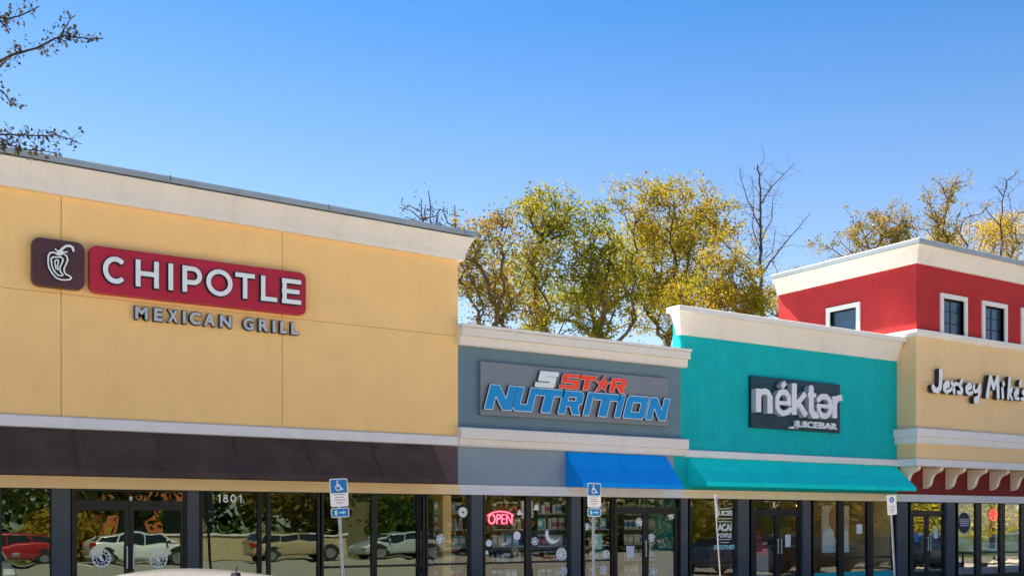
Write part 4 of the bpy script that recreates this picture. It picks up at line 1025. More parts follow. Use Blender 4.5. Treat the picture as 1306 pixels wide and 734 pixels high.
# ================================================================== PARKING SIGN POSTS
def sign_post(px, yb, top_z, label, w_=.32, pale=False, plate=True, tilt=(0, 0), yaw=0.0, group='accessible parking sign posts'):
    t = thing('parking_sign_post', label, 'sign post', (0, 0, 0), group)
    b = MB(); n = .022
    b.prism([(-.03, .012), (-.02, -.008), (-.012, -.008), (-.010, .010), (.010, .010), (.012, -.008), (.02, -.008), (.03, .012)], 0, top_z - .17, axis='z'); b.build('post', 'galvanised', t)
    z1 = top_z - .15; z0 = z1 - .46; h = w_ / 2
    b = MB(); b.prism(rrect(-h, h, z0, z1, .03, 4), -.022, -.018); b.build('sign_plate', 'traffic_white', t)
    zz = z1 - .015
    if not pale:
        b = MB(); b.prism(rrect(-h + .014, h - .014, z1 - .235, zz, .02, 4), -.0245, -.0225); b.build('blue_field', 'traffic_blue', t)
    else:
        b = MB(); c = (0, z1 - .11); b.prism([(c[0] + .085 * math.cos(R(a)), c[1] + .07 * math.sin(R(a))) for a in range(0, 360, 18)], -.0245, -.0225); b.build('blue_field', 'traffic_blue', t)
    s = .085 if not pale else .045; c = (-.005, z1 - .125 if not pale else z1 - .11)
    U = lambda *p: [(c[0] + s * x, c[1] + s * z) for x, z in p]
    pr = [('l', U((-.25, .65), (-.22, .05), (.35, .02), (.62, -.65), (.85, -.6)), s * .22, False), ('l', U((-.22, .35), (.22, .33)), s * .16, False),
          ('l', U((-.42, .18), (-.62, -.15), (-.55, -.55), (-.22, -.82), (.15, -.75), (.38, -.45)), s * .17, False), ('l', U((-.25, .92), (-.25, .93)), s * .3, False)]
    b = MB(); glyph_mesh(b, pr, -.0265, -.0247, .005, 'traffic_white', 'traffic_white'); b.build('wheelchair_symbol', None, t, fix=False)
    b = MB()
    for k, ww in enumerate((.10, .075, .095, .06)):
        zq = z1 - .26 - k * .045
        b.box(-ww, ww, -.0245, -.0225, zq - .007, zq + .007)
    b.build('printed_line', 'faded_ink', t)
    if plate:
        z3 = z0 - .02; b = MB(); b.prism(rrect(-h + .0, h + .0, z3 - .155, z3, .025, 4), -.022, -.018); sp = sub(b.build('lower_plate', 'traffic_white', t), t)
        b = MB(); b.prism(rrect(-h + .014, h - .014, z3 - .142, z3 - .013, .015, 4), -.0245, -.0225); b.build('lower_blue_field', 'traffic_blue', t)
        b = MB(); b.box(-.10, -.05, -.0265, -.0247, z3 - .12, z3 - .04); b.box(-.02, .05, -.0265, -.0247, z3 - .09, z3 - .065); b.prism([(.05, z3 - .115), (.05, z3 - .04), (.10, z3 - .078)], -.0265, -.0247); b.build('arrow_symbol', 'decal_teal', t)
    for zb in (z1 - .03, z0 + .03):
        b = MB(); b.tube((0, -.030, zb), (0, -.022, zb), .009, n=6); b.build('bolt', 'galvanised', t)
    x = X(px, yb); t.location = (x, yb, .15); t.rotation_euler = (Matrix.Rotation(tilt[1], 3, 'Y') @ Matrix.Rotation(tilt[0], 3, 'X') @ Matrix.Rotation(yaw, 3, 'Z')).to_euler()
    return t
yb = -3.4
def topz(px, py): return Z(px, py, yb) - .15 + .15
sign_post(441, yb, topz(432, 609.5), 'blue and white accessible parking sign on leaning post before the yellow restaurant', tilt=(0, R(-3.4)))
sign_post(757, yb, topz(757, 615.5), 'blue and white accessible parking sign on upright post before the supplement shop', w_=.32, tilt=(0, R(0)))
sign_post(921, yb, topz(910, 630), 'parking sign seen edge on, its post slanting before the menu lettering', plate=False, tilt=(0, R(-5.2)), yaw=R(40), pale=True)
sign_post(1142.5, yb, topz(1135, 630.5), 'pale faded parking sign on post before the teal shop corner', plate=False, pale=True, w_=.34, tilt=(0, R(-4.6)))

# ================================================================== CARS
def make_car(kind='hatchback', paint='paint_pearl', L=4.55, Wd=1.82, roof=1.345):
    """length along x, nose toward +x, wheels on z=0"""
    t = thing('parked_car', 'x', 'car')
    hl = L / 2; hw = Wd / 2
    S = [(-hl, .42, .70, .72), (-hl + .06, .34, .92, .90), (-hl + .25, .28, .99, .96), (-hl + .9, .24, 1.01, 1.0), (-.4, .22, .98, 1.0), (.45, .22, .96, 1.0), (1.0, .22, .94, 1.0), (1.45, .24, .90, .99), (hl - .45, .26, .82, .95), (hl - .12, .32, .72, .86), (hl, .42, .58, .66)]
    vs_ = []; n = None
    for x, zb, zt, k in S:
        w_ = hw * k
        ring = [(0, zb), (w_ * .88, zb), (w_ * .985, zb + .10), (w_, zb + (zt - zb) * .45), (w_ * .975, zb + (zt - zb) * .72), (w_ * .93, zt - .03), (w_ * .86, zt), (w_ * .45, zt + .035), (0, zt + .045)]
        full = ring + [(-a, c) for a, c in ring[-2:0:-1]]; n = len(full); vs_ += [(x, a, c) for a, c in full]
    m_ = len(S); fs_ = [(i * n + k, (i + 1) * n + k, (i + 1) * n + (k + 1) % n, i * n + (k + 1) % n) for i in range(m_ - 1) for k in range(n)]
    fs_ += [tuple(range(n)), tuple(range(m_ * n - 1, (m_ - 1) * n - 1, -1))]
    b = MB(); b.raw(vs_, fs_); body = b.build('body', paint, t, smooth=True)
    sb = body.modifiers.new('sub', 'SUBSURF'); sb.levels = 2; sb.render_levels = 2
    # greenhouse glass and roof
    def loft(st, kz):
        vs_ = []; n = 0
        for x, w_, z in st:
            ring = [(-w_, z - kz), (-w_ * .97, z - kz * .3), (-w_ * .8, z), (-w_ * .4, z + kz * .5), (0, z + kz * .65), (w_ * .4, z + kz * .5), (w_ * .8, z), (w_ * .97, z - kz * .3), (w_, z - kz)]
            n = len(ring); vs_ += [(x, a, c) for a, c in ring]
        return vs_, [(i * n + k, i * n + k + 1, (i + 1) * n + k + 1, (i + 1) * n + k) for i in range(len(st) - 1) for k in range(n - 1)] + [tuple(range(n)), tuple(range(len(st) * n - 1, (len(st) - 1) * n - 1, -1))], n
    rb, rf = -hl + .55, .75       # roof from rear to windscreen top
    rw = hw * .70
    st = [(rb - .02, rw * .86, roof - .10), (rb + .15, rw * .94, roof - .04), (rb + .6, rw, roof - .005), (0, rw, roof), (rf - .3, rw * .97, roof - .03), (rf, rw * .90, roof - .09)]
    v_, f_, _ = loft(st, .06); b = MB(); b.raw(v_, f_); rfm = b.build('car_roof', paint, t, smooth=True); rfm.modifiers.new('sub', 'SUBSURF').levels = 2; rfm.modifiers['sub'].render_levels = 2
    sub(rfm, t)
    b = MB(); base_z = .96
    lo = [(-hl + .22, -hw * .80), (1.38, -hw * .78), (1.38, hw * .78), (-hl + .22, hw * .80)]
    hi = [(rb, -rw * .93), (rf, -rw * .95), (rf, rw * .95), (rb, rw * .93)]
    vs_ = [(x, y, base_z) for x, y in lo] + [(x, y, roof - .10) for x, y in hi]
    b.raw(vs_, [(0, 1, 5, 4), (1, 2, 6, 5), (2, 3, 7, 6), (3, 0, 4, 7), (0, 3, 2, 1), (4, 5, 6, 7)]); b.build('window_glass', 'car_glass', t)
    b = MB()
    for sy in (-1, 1):
        for xa, xb_ in ((-hl + .22, rb), (1.38, rf), (.0, .0), (-1.05, -.95)):
            b.tube((xa, sy * hw * .795, base_z - .01), (xb_, sy * rw * .97, roof - .085), .035, n=6)
    b.build('roof_pillar', paint, t)
    for sx in (-1, 1):
        for sy in (-1, 1):
            cx_ = (hl - .85) * sx; r = .325; b = MB(); y0 = sy * (hw - .19); y1 = sy * (hw + .005)
            b.tube((cx_, y0, r), (cx_, y1, r), r, n=28); wl = sub(b.build('wheel', 'tyre', t, bevel=.03), t)
            b = MB(); b.tube((cx_, y1, r), (cx_, y1 + sy * .012, r), .21, n=20); b.build('rim', 'rim_metal', wl)
            b = MB(); prf = [(cx_ + .40 * math.cos(R(a)), r + .05 + .40 * math.sin(R(a))) for a in range(0, 181, 15)]
            b.prism(prf + [(cx_ - .40, .26), (cx_ + .40, .26)], sy * (hw - .3), sy * (hw - .012)); b.build('wheel_arch', 'car_trim', t)
    for sy in (-1, 1):
        b = MB(); b.prism([(hl - .40, .70), (hl - .05, .62), (hl - .02, .70), (hl - .35, .80)], sy * (hw * .62), sy * (hw * .90)); b.build('headlight', 'headlight_lens', t, bevel=.02)
        b = MB(); b.prism([(-hl + .01, .74), (-hl + .01, .92), (-hl + .20, .95), (-hl + .22, .78)], sy * (hw * .62), sy * (hw * .93)); b.build('tail_light', 'tail_lens', t, bevel=.02)
        b = MB(); b.box(.90, 1.02, sy * (hw - .02) - .0, sy * (hw + .16), 1.0, 1.12); b.build('side_mirror', paint, t, bevel=.03)
    # shark fin with short mast at the rear of the roof
    return t
car0 = make_car()
fin = MB(); fin.prism([(-1.60, 1.31), (-1.35, 1.31), (-1.45, 1.385), (-1.56, 1.39)], -.02, .02); fin.build('roof_antenna', 'car_trim', car0)
fin = MB(); fin.tube((-1.50, 0, 1.38), (-1.53, 0, 1.45), .006, n=6); fin.build('antenna_mast', 'car_trim', car0)
car0.location = (3.27, -8.74, 0); car0.rotation_euler = (0, 0, R(92))
tag(car0, 'pale silver car parked nose in close by, only its roof and antenna showing', 'car')
table = {}
for q in bpy.data.objects:
    if q.parent: table.setdefault(q.parent.name, []).append(q)
def car_copy(loc, rz, paint, lab):
    c = copy_tree(car0, None, table); c.location = loc; c.rotation_euler = (0, 0, rz)
    for ch in bpy.data.objects:
        if ch.parent == c and ch.data and ch.data.materials and ch.data.materials[0] == M['paint_pearl']:
            ch.data = ch.data.copy(); ch.data.materials[0] = M[paint]
    tag(c, lab, 'car', 'cars in the far bays of the lot'); return c
car_copy((12.3, -28.6, 0), 0, 'paint_white2', 'white hatchback standing across the far bays behind the viewer')
car_copy((7.0, -29.5, 0), R(183), 'paint_red', 'dark red hatchback standing across the far bays')
car_copy((19.6, -29.0, 0), R(2), 'paint_gold', 'gold hatchback standing across the far bays')
car_copy((25.3, -29.4, 0), R(181), 'paint_silver', 'silver hatchback standing across the far bays')
car_copy((2.0, -34.8, 0), R(0), 'paint_black', 'black hatchback on the verge beyond the far bays')
car_copy((33.0, -29.0, 0), R(180), 'paint_blue', 'dark blue hatchback standing across the far bays')

for i_, (x_, p_, l_) in enumerate(((27.5, 'paint_blue', 'dark blue'), (30.9, 'paint_black', 'black'), (36.2, 'paint_grey', 'dark grey'), (39.1, 'paint_black', 'black'), (44.9, 'paint_blue', 'navy'), (50.2, 'paint_grey', 'charcoal'))):  # unseen dark cars, added so the shop glass mirrors less bright asphalt
    cc_ = car_copy((x_, -7.9, 0), R(90 if i_ % 2 else -90), p_, l_ + ' hatchback added in the kerb bays to darken the shop glass, ' + ['first', 'second', 'third', 'fourth', 'fifth', 'sixth'][i_] + ' beyond the faded sign post'); cc_['group'] = 'added cars in the kerb bays'
# ================================================================== FAR SIDE OF THE LOT (seen in the glass)
t = thing('retaining_wall', 'long low tan wall beyond the far parking bays', 'wall', (18, -32.5, 0))
b = MB(); b.box(13.5, 24, -32.8, -32.5, 0, 1.15); b.build('wall_face', 'tan_wall', t)
b = MB(); b.box(13.45, 24.05, -32.88, -32.42, 1.152, 1.25); b.build('wall_cap', 'cream_trim', t)
t = thing('roadside_shop', 'low shop building with orange wall across the road', 'building', (20, -60, 0))
b = MB(); b.box(16.5, 23, -64, -54, 0, 4.2); b.build('wall', 'orange_wall', t)
b = MB(); b.box(16.2, 23.3, -64.3, -53.7, 4.2, 4.7); b.build('roof', 'cream_trim', t)
for k in range(2):
    b = MB(); b.box(17.2 + k * 3, 19.2 + k * 3, -53.99, -53.9, .5, 2.8); b.build('window', 'car_glass', t)
t = thing('roadside_office', 'long pale office building across the road', 'building', (60, -60, 0))
b = MB(); b.box(40, 90, -70, -56, 0, 5.5); b.build('wall', 'tan_wall', t)
b = MB(); b.box(39.7, 90.3, -70.3, -55.7, 5.5, 6.0); b.build('roof', 'roofing', t)

# ================================================================== TREES
def tubes_mesh(mb, nodes, par, rad, sides=5):
    """tapered limbs for a skeleton: node arrays, parent index, radius"""
    for i in range(len(nodes)):
        p = par[i]
        if p < 0: continue
        r0 = min(rad[p], rad[i] * 1.6); mb.tube(nodes[p], nodes[i], r0, rad[i], 8 if rad[i] > .08 else (5 if rad[i] > .02 else 3), caps=False)
def skeleton(rng, base, blobs, ntip, trunk_r=.22, step=.55, fork=None, clump=0):
    """blobs: ellipsoids (cx, cy, cz, rx, ry, rz, weight). Tips join the nearest limb toward the root, limbs sag and wander"""
    base = np.array(base, float); W_ = np.array([q[6] for q in blobs], float); W_ /= W_.sum()
    tips = []
    for _ in range(ntip):
        q = blobs[rng.choice(len(blobs), p=W_)]
        while True:
            v = rng.uniform(-1, 1, 3)
            if v @ v <= 1: break
        v = v / (np.linalg.norm(v) + 1e-6) * np.linalg.norm(v) ** .55
        tips.append(np.array(q[:3]) + v * np.array(q[3:6]))
    tips = np.array(tips)
    if clump:
        cen = tips[:max(3, int(ntip / clump))]
        tips = cen[rng.integers(0, len(cen), ntip)] + rng.normal(0, 1, (ntip, 3)) * np.array([.52, .52, .38])
    c = tips.mean(0); zlow = tips[:, 2].min()
    f = np.array([base[0] * .6 + c[0] * .4, base[1] * .6 + c[1] * .4, base[2] + (zlow - base[2]) * .85]) if fork is None else np.array(fork, float)
    nodes = [base]; par = [-1]; plen = [0.0]
    k = max(3, int(np.linalg.norm(f - base) / 1.2))
    for i in range(1, k + 1):
        nodes.append(base + (f - base) * i / k + rng.normal(0, .06, 3) * (i < k)); par.append(len(nodes) - 2); plen.append(plen[-1] + 1.2)
    first = len(nodes) - 1
    order = np.argsort(np.linalg.norm(tips - f, axis=1) + rng.uniform(0, .8, len(tips)))
    endn = []
    for ti in order:
        tgt = tips[ti]; N_ = np.array(nodes[first:]); d = np.linalg.norm(N_ - tgt, axis=1) * 1.0 + .33 * np.array(plen[first:])
        d += np.where(N_[:, 2] > tgt[2] + .2, .9 * (N_[:, 2] - tgt[2]), 0)
        j = first + int(np.argmin(d)); a = nodes[j]; L = np.linalg.norm(tgt - a); m_ = max(1, int(L / step)); prev = j
        w0 = rng.normal(0, .09 * L, 3)
        for s in range(1, m_ + 1):
            u = s / m_; q = a + (tgt - a) * u + w0 * math.sin(math.pi * u) + np.array([0, 0, .06 * L * math.sin(math.pi * u)])
            nodes.append(q); par.append(prev); plen.append(plen[prev] + L / m_); prev = len(nodes) - 1
        endn.append(prev)
    n = len(nodes); cnt = np.zeros(n)
    child = np.zeros(n, bool)
    for i in range(n): 
        if par[i] >= 0: child[par[i]] = True
    area = np.where(child, 0.0, .011 ** 2)
    for i in range(n - 1, 0, -1): area[par[i]] += area[i] * 1.02
    rad = np.sqrt(area); rad = rad * 1.0; sc_ = trunk_r / rad[0]; rad = np.maximum(.010, rad * (sc_ ** .8 if sc_ < 1 else sc_ ** .7))
    return nodes, par, rad, endn
def leaves_mesh(mb_v, mb_f, rng, centers, per, spread, size):
    C_ = np.repeat(np.array(centers), per, axis=0); n = len(C_)
    P_ = C_ + rng.normal(0, 1, (n, 3)) * np.array(spread)
    u = rng.normal(0, 1, (n, 3)); u /= np.linalg.norm(u, axis=1)[:, None]
    v = np.cross(u, rng.normal(0, 1, (n, 3))); v /= np.linalg.norm(v, axis=1)[:, None] + 1e-9
    s = size * rng.uniform(.6, 1.3, n)[:, None]
    q = np.stack([P_ - u * s, P_ + v * s * .55, P_ + u * s, P_ - v * s * .55], 1).reshape(-1, 3)
    return q, n
def leaf_object(name, q, n, m, parent):
    me = bpy.data.meshes.new(name); me.vertices.add(len(q)); off = np.array(parent['_o'][:]) if '_o' in parent else 0
    me.vertices.foreach_set('co', (q - off).astype(np.float32).ravel()); me.loops.add(4 * n); me.polygons.add(n)
    me.loops.foreach_set('vertex_index', np.arange(4 * n, dtype=np.int32)); me.polygons.foreach_set('loop_start', np.arange(0, 4 * n, 4, dtype=np.int32))
    me.materials.append(M[m]); me.update(); me.validate()
    o = bpy.data.objects.new(name, me); COL.objects.link(o); o.parent = parent; return o
def tree(seed, name, label, px, y, blobs, ntip, leafm, group, per=30, spread=.22, size=.078, barkm='bark', trunk_r=.22, keep=1.0, step=.55, base_px=None):
    """blobs given as (px, py, dy, rx_px, ry_px, weight) at depth y"""
    rng = np.random.default_rng(seed); bl = []
    for bx_, by_, dy, rx, ry, w_ in blobs:
        yy = y + dy; c = AT(bx_, by_, yy); sc_ = (c.x * math.sin(TH) + (yy - CY) * math.cos(TH)) / FOC
        bl.append((c.x, c.y, c.z, rx * sc_ * 1.05, rx * sc_ * .9, ry * sc_, w_))
    bx0 = X(base_px if base_px else px, y)
    nodes, par, rad, endn = skeleton(rng, (bx0, y, 0), bl, ntip, trunk_r, step, clump=8)
    t = thing(name, label, 'tree', (bx0, y, 0), group)
    b = MB(); tubes_mesh(b, nodes, par, rad); b.build('trunk', barkm, t, fix=False, smooth=True)
    if per:
        cs = [nodes[e] for e in endn if rng.random() < keep]
        cs += [nodes[par[e]] for e in endn if rng.random() < .4 * keep]
        q, n = leaves_mesh(None, None, rng, cs, per, (spread, spread, spread * .8), size)
        leaf_object('crown', q, n, leafm, t)
    return t
G1 = 'autumn trees behind the stores'
tree(1, 'autumn_tree', 'thin brownish green tree just above the grey store, beside the yellow roof', 640, 21, [(628, 300, 0, 38, 34, 2), (620, 375, 1, 36, 45, 2.2), (655, 350, 0, 30, 50, 2), (600, 330, 0, 12, 40, .6), (650, 410, 0, 60, 25, 1.2)], 300, 'leaf_brown', G1, per=17, spread=.20)
tree(2, 'autumn_tree', 'olive tree with two rounded tops behind the grey store sign', 695, 22, [(682, 268, 0, 20, 22, 1), (712, 270, 0, 22, 22, 1.1), (695, 320, 0, 40, 42, 3), (700, 385, 0, 45, 40, 2.4)], 330, 'leaf_olive', G1, per=18, spread=.20)
tree(3, 'autumn_tree', 'yellow green tree in the middle behind the grey cornice', 765, 20, [(765, 290, 0, 28, 30, 1.7), (768, 345, 0, 38, 42, 2.4), (775, 400, 0, 42, 32, 1.8)], 320, 'leaf_olive', G1, per=20, spread=.20)
tree(4, 'autumn_tree', 'tallest leafy tree, full and yellow green, above the teal cornice corner', 850, 22, [(825, 262, 0, 26, 32, 1.5), (868, 275, 0, 38, 36, 2.4), (905, 282, 0, 26, 34, 1.6), (850, 330, 0, 50, 42, 2.8), (845, 395, 0, 45, 35, 2)], 640, 'leaf_gold', G1, per=20, spread=.20)
tree(11, 'autumn_tree', 'broad soft olive tree deeper behind the middle of the tree row', 790, 31, [(700, 350, 0, 40, 50, 1.2), (760, 345, 0, 40, 50, 1.4), (815, 330, 0, 40, 60, 1.6), (870, 340, 0, 40, 55, 1.4), (640, 360, 0, 36, 45, 1)], 420, 'leaf_olive', G1, per=24, spread=.30)
tree(5, 'autumn_tree', 'low bright yellow tree just behind the teal store cornice', 910, 17, [(895, 375, 0, 40, 24, 2), (940, 385, 0, 34, 20, 1.6), (925, 330, 0, 20, 40, .8)], 360, 'leaf_gold', G1, per=21, spread=.20, trunk_r=.15)
tree(6, 'autumn_tree', 'pale distant yellow tree between bare trunk and red tower', 1000, 30, [(1000, 370, 0, 26, 36, 1)], 110, 'leaf_gold', G1, per=13, spread=.35)
tree(7, 'autumn_tree', 'olive and gold tree rising behind the side of the red tower', 1110, 24, [(1112, 295, 0, 30, 26, 2), (1070, 318, 0, 30, 18, 1), (1145, 290, 0, 20, 28, 1.2), (1120, 340, 0, 60, 30, 1.5)], 260, 'leaf_brown', G1, per=17, spread=.20)
tree(8, 'autumn_tree', 'sparse brown tree with narrow tall tops behind the tower corner', 1208, 24, [(1217, 228, 0, 9, 12, .35), (1195, 262, 0, 16, 30, 1), (1213, 290, 0, 22, 30, 1.2), (1232, 270, 0, 8, 30, .4), (1200, 330, 0, 40, 30, 1)], 210, 'leaf_brown', G1, per=13, spread=.20)
tree(9, 'autumn_tree', 'dense orange tree low behind the tower roof', 1265, 26, [(1195, 318, 0, 24, 16, 1), (1235, 308, 0, 34, 22, 1.5), (1275, 305, 0, 30, 24, 1.5), (1305, 300, 0, 26, 30, 1.2), (1270, 350, 0, 60, 30, 1)], 330, 'leaf_orange', G1, per=20, spread=.3)
tree(10, 'autumn_tree', 'faint twiggy treetop just showing over the yellow roof end', 548, 26, [(545, 268, 0, 26, 14, 1), (552, 300, 0, 24, 26, 1)], 80, 'leaf_dark', G1, per=6, spread=.20, size=.06)

def bare_tree(seed, label, y, lines, trunk_r, twig=1.0, name='bare_tree'):
    """lines: limbs as photo polylines [(px, py), ...] with start/end radius; depth wanders"""
    rng = np.random.default_rng(seed); c0 = X(lines[0][0][0][0], y)
    t = thing(name, label, 'tree', (c0, y, 0), 'bare trees behind the stores'); b = MB()
    for li, (pts, r0, r1) in enumerate(lines):
        P_ = []; dy = 0; slope = rng.uniform(-.35, .35) if li else 0
        # resample
        for k in range(len(pts) - 1):
            m_ = max(2, int(math.hypot(pts[k + 1][0] - pts[k][0], pts[k + 1][1] - pts[k][1]) / 9))
            for s in range(m_): u = s / m_; P_.append((pts[k][0] + (pts[k + 1][0] - pts[k][0]) * u, pts[k][1] + (pts[k + 1][1] - pts[k][1]) * u))
        P_.append(pts[-1]); n = len(P_); V_ = []
        for k, (a, c) in enumerate(P_):
            v = AT(a + (rng.normal(0, .9) if 0 < k else 0), c, y + slope * k * .35); V_.append(v)
        for k in range(n - 1):
            ra = .9 * (r0 + (r1 - r0) * k / n); rb_ = .9 * (r0 + (r1 - r0) * (k + 1) / n)
            b.tube(V_[k], V_[k + 1], ra, rb_, 8 if ra > .06 else 5, caps=False)
            for _tw in range(int(rng.random() < .9) + int(rng.random() < .6 * twig) if ra < .16 else 0):      # side twigs
                d = Vector(rng.normal(0, 1, 3)); d.z = abs(d.z) * .8; d.normalize(); L = rng.uniform(.4, 1.3); p = V_[k]; rr = min(ra * .5, .022)
                for s in range(4):
                    q = p + d * (L / 4); b.tube(p, q, rr, rr * .75, 3, caps=False); rr *= .75; p = q; d = (d + Vector(rng.normal(0, .35, 3))).normalized()
                    if rng.random() < .6:
                        e = (d + Vector(rng.normal(0, .8, 3))).normalized(); b.tube(p, p + e * rng.uniform(.15, .45), rr * .8, .005, 3, caps=False)
    b.build('trunk', 'pale_bark' if name == 'bare_tree' else 'bark', t, fix=False, smooth=True); return t
bare_tree(21, 'tall bare tree with thin upswept limbs beside the red tower', 19, [
    ([(971, 640), (971, 400), (970, 330), (970, 260), (968, 222), (966, 210)], .20, .035),
    ([(970, 370), (945, 335), (920, 305), (900, 275), (885, 262)], .06, .012), ([(971, 350), (1000, 310), (1018, 292), (1034, 272)], .06, .012),
    ([(970, 395), (950, 385), (930, 382), (905, 392)], .07, .02), ([(970, 390), (990, 375), (1008, 368)], .05, .015),
    ([(970, 260), (985, 238), (1000, 222), (1012, 208)], .045, .01), ([(970, 290), (955, 255), (946, 230), (940, 215)], .04, .008),
    ([(970, 320), (960, 290), (962, 250), (958, 222)], .035, .008), ([(970, 310), (984, 280), (986, 250), (994, 236)], .035, .008), ([(970, 340), (940, 318), (912, 312)], .035, .008), ([(970, 335), (985, 322), (990, 290)], .03, .008)], .2, twig=1.3)
bare_tree(22, 'gnarled bare treetop with forked limbs above the orange foliage', 23, [
    ([(1277, 560), (1277, 320), (1277, 270), (1280, 245), (1286, 230), (1298, 218)], .15, .03),
    ([(1277, 290), (1262, 272), (1255, 262)], .05, .012), ([(1279, 250), (1272, 238), (1264, 240)], .04, .01), ([(1277, 540), (1290, 400), (1291, 300), (1290, 262), (1287, 248), (1298, 236), (1304, 230)], .07, .012), ([(1291, 285), (1302, 272), (1312, 268)], .05, .01)], .15, twig=.6)

# overhanging branches from a tree standing beside the lot
t = thing('shade_tree', 'dark thin leafed branches hanging in over the yellow store roof', 'tree', (-6.5, -10.5, 0))
rng = np.random.default_rng(5); b = MB(); b.tube((-6.5, -10.5, 0), (-6.2, -10.3, 3), .26, .22, 12); b.tube((-6.2, -10.3, 3), (-5.6, -10.0, 6), .22, .15, 10); b.tube((-5.6, -10.0, 6), (-5.0, -9.6, 9.5), .15, .06, 8)
lv = []; leafc = []
yb_ = -9.0
br = [([(-120, 120), (-60, 100), (-5, 81), (20, 68), (45, 62), (70, 50), (82, 46), (100, 48), (118, 50), (132, 49)], .022), ([(75, 52), (82, 36), (90, 24), (96, 20)], .008),
      ([(-120, 60), (-50, 30), (-5, 22), (12, 24), (30, 18), (42, 12), (50, 8)], .02), ([(0, 25), (8, 35), (12, 42)], .006),
      ([(-100, 190), (-50, 130), (-8, 108), (5, 118), (14, 132), (22, 136)], .014),
      ([(-120, 230), (-60, 190), (0, 171), (35, 173), (75, 173), (95, 180), (104, 184)], .013), ([(0, 176), (25, 190), (55, 193), (72, 196), (80, 200)], .006), ([(-20, 175), (-5, 186), (20, 182)], .006)]
roots = [(-5.3, -9.8, 7.8), None, (-5.1, -9.7, 8.9), None, (-5.5, -9.9, 6.4), (-5.7, -10.0, 5.2), None, None]
for (pts, r0), rt in zip(br, roots):
    yy = yb_; V_ = []
    for k in range(len(pts) - 1):
        m_ = max(1, int(math.hypot(pts[k + 1][0] - pts[k][0], pts[k + 1][1] - pts[k][1]) / 5))
        for s in range(m_): u = s / m_; V_.append(AT(pts[k][0] + (pts[k + 1][0] - pts[k][0]) * u + rng.normal(0, .5), pts[k][1] + (pts[k + 1][1] - pts[k][1]) * u + rng.normal(0, .5), yy))
    V_.append(AT(*pts[-1], yy)); n = len(V_)
    if rt:
        a_ = Vector(rt); z_ = V_[0]; NB = 9; pv = a_; bow = Vector((rng.normal(0, .12), rng.normal(0, .12), .22))
        for s in range(1, NB + 1):
            u = s / NB; nx_ = a_.lerp(z_, u) + (bow * math.sin(math.pi * u) + Vector(rng.normal(0, .03, 3)) if s < NB else Vector((0, 0, 0)))
            b.tube(pv, nx_, r0 * (1.8 - .6 * (s - 1) / NB), r0 * (1.8 - .6 * u), 6, caps=False)
            for _ in range(4 if s < NB - 1 else 0):
                d = Vector(rng.normal(0, 1, 3)); d.x = -abs(d.x) * .6; d.normalize(); p_ = nx_; rr = r0 * .4
                for s2 in range(5):
                    q_ = p_ + d * rng.uniform(.08, .2); b.tube(p_, q_, rr, rr * .75, 4, caps=False); rr *= .75; p_ = q_; d = (d + Vector(rng.normal(0, .35, 3))).normalized()
                    for _3 in range(2): leafc.append(p_ + Vector(rng.normal(0, .04, 3)))
            pv = nx_
    for k in range(n - 1):
        ra = r0 * (1 - .85 * k / n) + .002; b.tube(V_[k], V_[k + 1], ra, max(.002, ra * .95), 5, caps=False)
        nt_ = 2 if rng.random() < .75 else 0
        for _ in range(nt_):
            d = Vector(rng.normal(0, 1, 3)).normalized(); q = V_[k] + d * rng.uniform(.04, .15); b.tube(V_[k], q, .003, .002, 3, caps=False)
            for _2 in range(rng.integers(1, 3)): leafc.append(V_[k].lerp(q, rng.uniform(.5, 1.1)))
        if rng.random() < .5: leafc.append(V_[k])
b.build('trunk', 'dark_twig', t, fix=False, smooth=True)
q, n = leaves_mesh(None, None, rng, [tuple(c) for c in leafc], 2, (.02, .02, .03), .024); leaf_object('foliage', q, n, 'leaf_dark', t)

# far woods beyond the road
rngw = np.random.default_rng(77); cw = []
for _ in range(520):
    x = rngw.uniform(-60, 170); cw.append((x, -84 + rngw.normal(0, 3) - abs(x - 40) * .05, rngw.uniform(.5, 11 + 2.5 * math.sin(x * .21) + 2 * math.sin(x * .57))))
q, n = leaves_mesh(None, None, rngw, cw, 46, (1.5, 1.2, 1.1), .55)
hold = bpy.data.objects.new('tmp', None); wd_ = leaf_object('woods', q, n, 'leaf_green', hold); wd_.parent = None; tag(wd_, 'dark green woods far across the road behind the viewer', None, None, 'stuff'); bpy.data.objects.remove(hold)
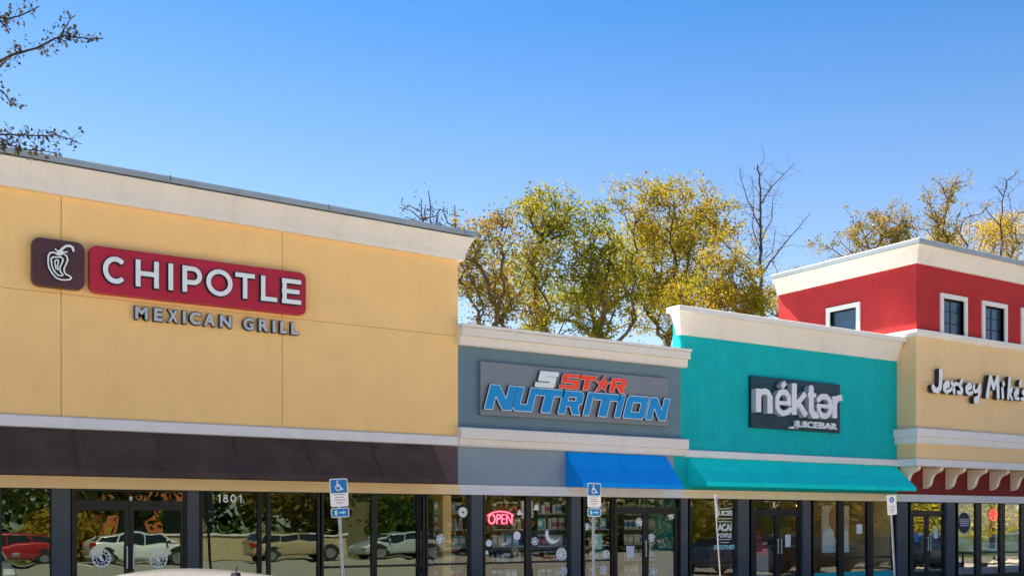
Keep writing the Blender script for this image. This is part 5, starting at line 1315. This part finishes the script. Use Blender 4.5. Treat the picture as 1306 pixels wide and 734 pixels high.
# trees and shrubs across the lot, mirrored by the shop glass
G2 = 'trees across the road'
def far_tree(seed, x, y, h_, r, leafm, label, ntip=150, low=1.5, name='roadside_tree'):
    rng = np.random.default_rng(seed); bl = [(x, y, low + (h_ - low) * .5, r, r, (h_ - low) * .5, 1)]
    nodes, par, rad, endn = skeleton(rng, (x, y, 0), bl, ntip, .28, .9, fork=(x, y, max(.4, low * .8)))
    t = thing(name, label, 'tree' if name == 'roadside_tree' else 'shrub', (x, y, 0), G2)
    b = MB(); tubes_mesh(b, nodes, par, rad); b.build('trunk', 'bark', t, fix=False)
    q, n = leaves_mesh(None, None, rng, [nodes[e] for e in endn], 40, (.42, .42, .4), .17); leaf_object('crown', q, n, leafm, t)
k = 0
for x, y, h_, r, m_, low in ((-2, -37, 10, 4, 'leaf_green', 1.6), (6, -38, 9, 4, 'leaf_olive', 1.8), (14, -37, 11, 4, 'leaf_green', 1.8), (23, -38, 9, 4, 'leaf_brown', 1.7), (31, -36.5, 10, 4.2, 'leaf_olive', 1.6), (40, -37, 10, 4.5, 'leaf_brown', 1.2), (48, -36, 11, 4.5, 'leaf_green', 1.0), (57, -35.5, 11, 5, 'leaf_brown', 1.0), (66, -36, 11, 5, 'leaf_gold', 1.0), (76, -36, 12, 5, 'leaf_olive', 1.0), (88, -36, 12, 6, 'leaf_gold', 1.0)):
    k += 1; far_tree(40 + k, x, y, h_, r, m_, ['first', 'second', 'third', 'fourth', 'fifth', 'sixth', 'seventh', 'eighth', 'ninth', 'tenth', 'eleventh'][k - 1] + ' verge tree across the parking lot, counting from the yellow store end', low=low, ntip=170)
for x, y, r, m_ in ((10, -33.4, 1.3, 'leaf_orange'), (3, -33.6, 1.2, 'leaf_green'), (28, -33.8, 1.9, 'leaf_green'), (33, -34, 2.1, 'leaf_brown'), (38.5, -33.8, 2.0, 'leaf_green'), (43.5, -33.5, 1.8, 'leaf_green'), (48.5, -33.2, 2.0, 'leaf_olive'), (54, -33.2, 2.2, 'leaf_green'), (60, -33.2, 2.2, 'leaf_brown'), (66.5, -33.2, 2.3, 'leaf_gold'), (73, -33.2, 2.3, 'leaf_olive'), (80, -33.2, 2.5, 'leaf_gold')):
    k += 1; far_tree(60 + k, x, y, r * 1.5, r, m_, {10: 'orange autumn shrub behind the white hatchback', 3: 'dark green shrub behind the red hatchback', 28: 'dark green shrub at the end of the tan wall', 33: 'brown shrub behind the dark blue hatchback', 38.5: 'dark green shrub next to the brown shrub', 43.5: 'round green shrub opposite the juice bar', 48.5: 'olive shrub opposite the teal store corner', 54: 'tall green shrub opposite the teal awning', 60: 'brown shrub opposite the sandwich shop windows', 66.5: 'golden shrub next to the brown shrub opposite', 73: 'olive shrub far along the verge', 80: 'golden shrub last along the verge'}[x] + ', across the lot', low=.2, ntip=60, name='verge_shrub')
for q in bpy.data.objects:
    if '_o' in q: del q['_o']
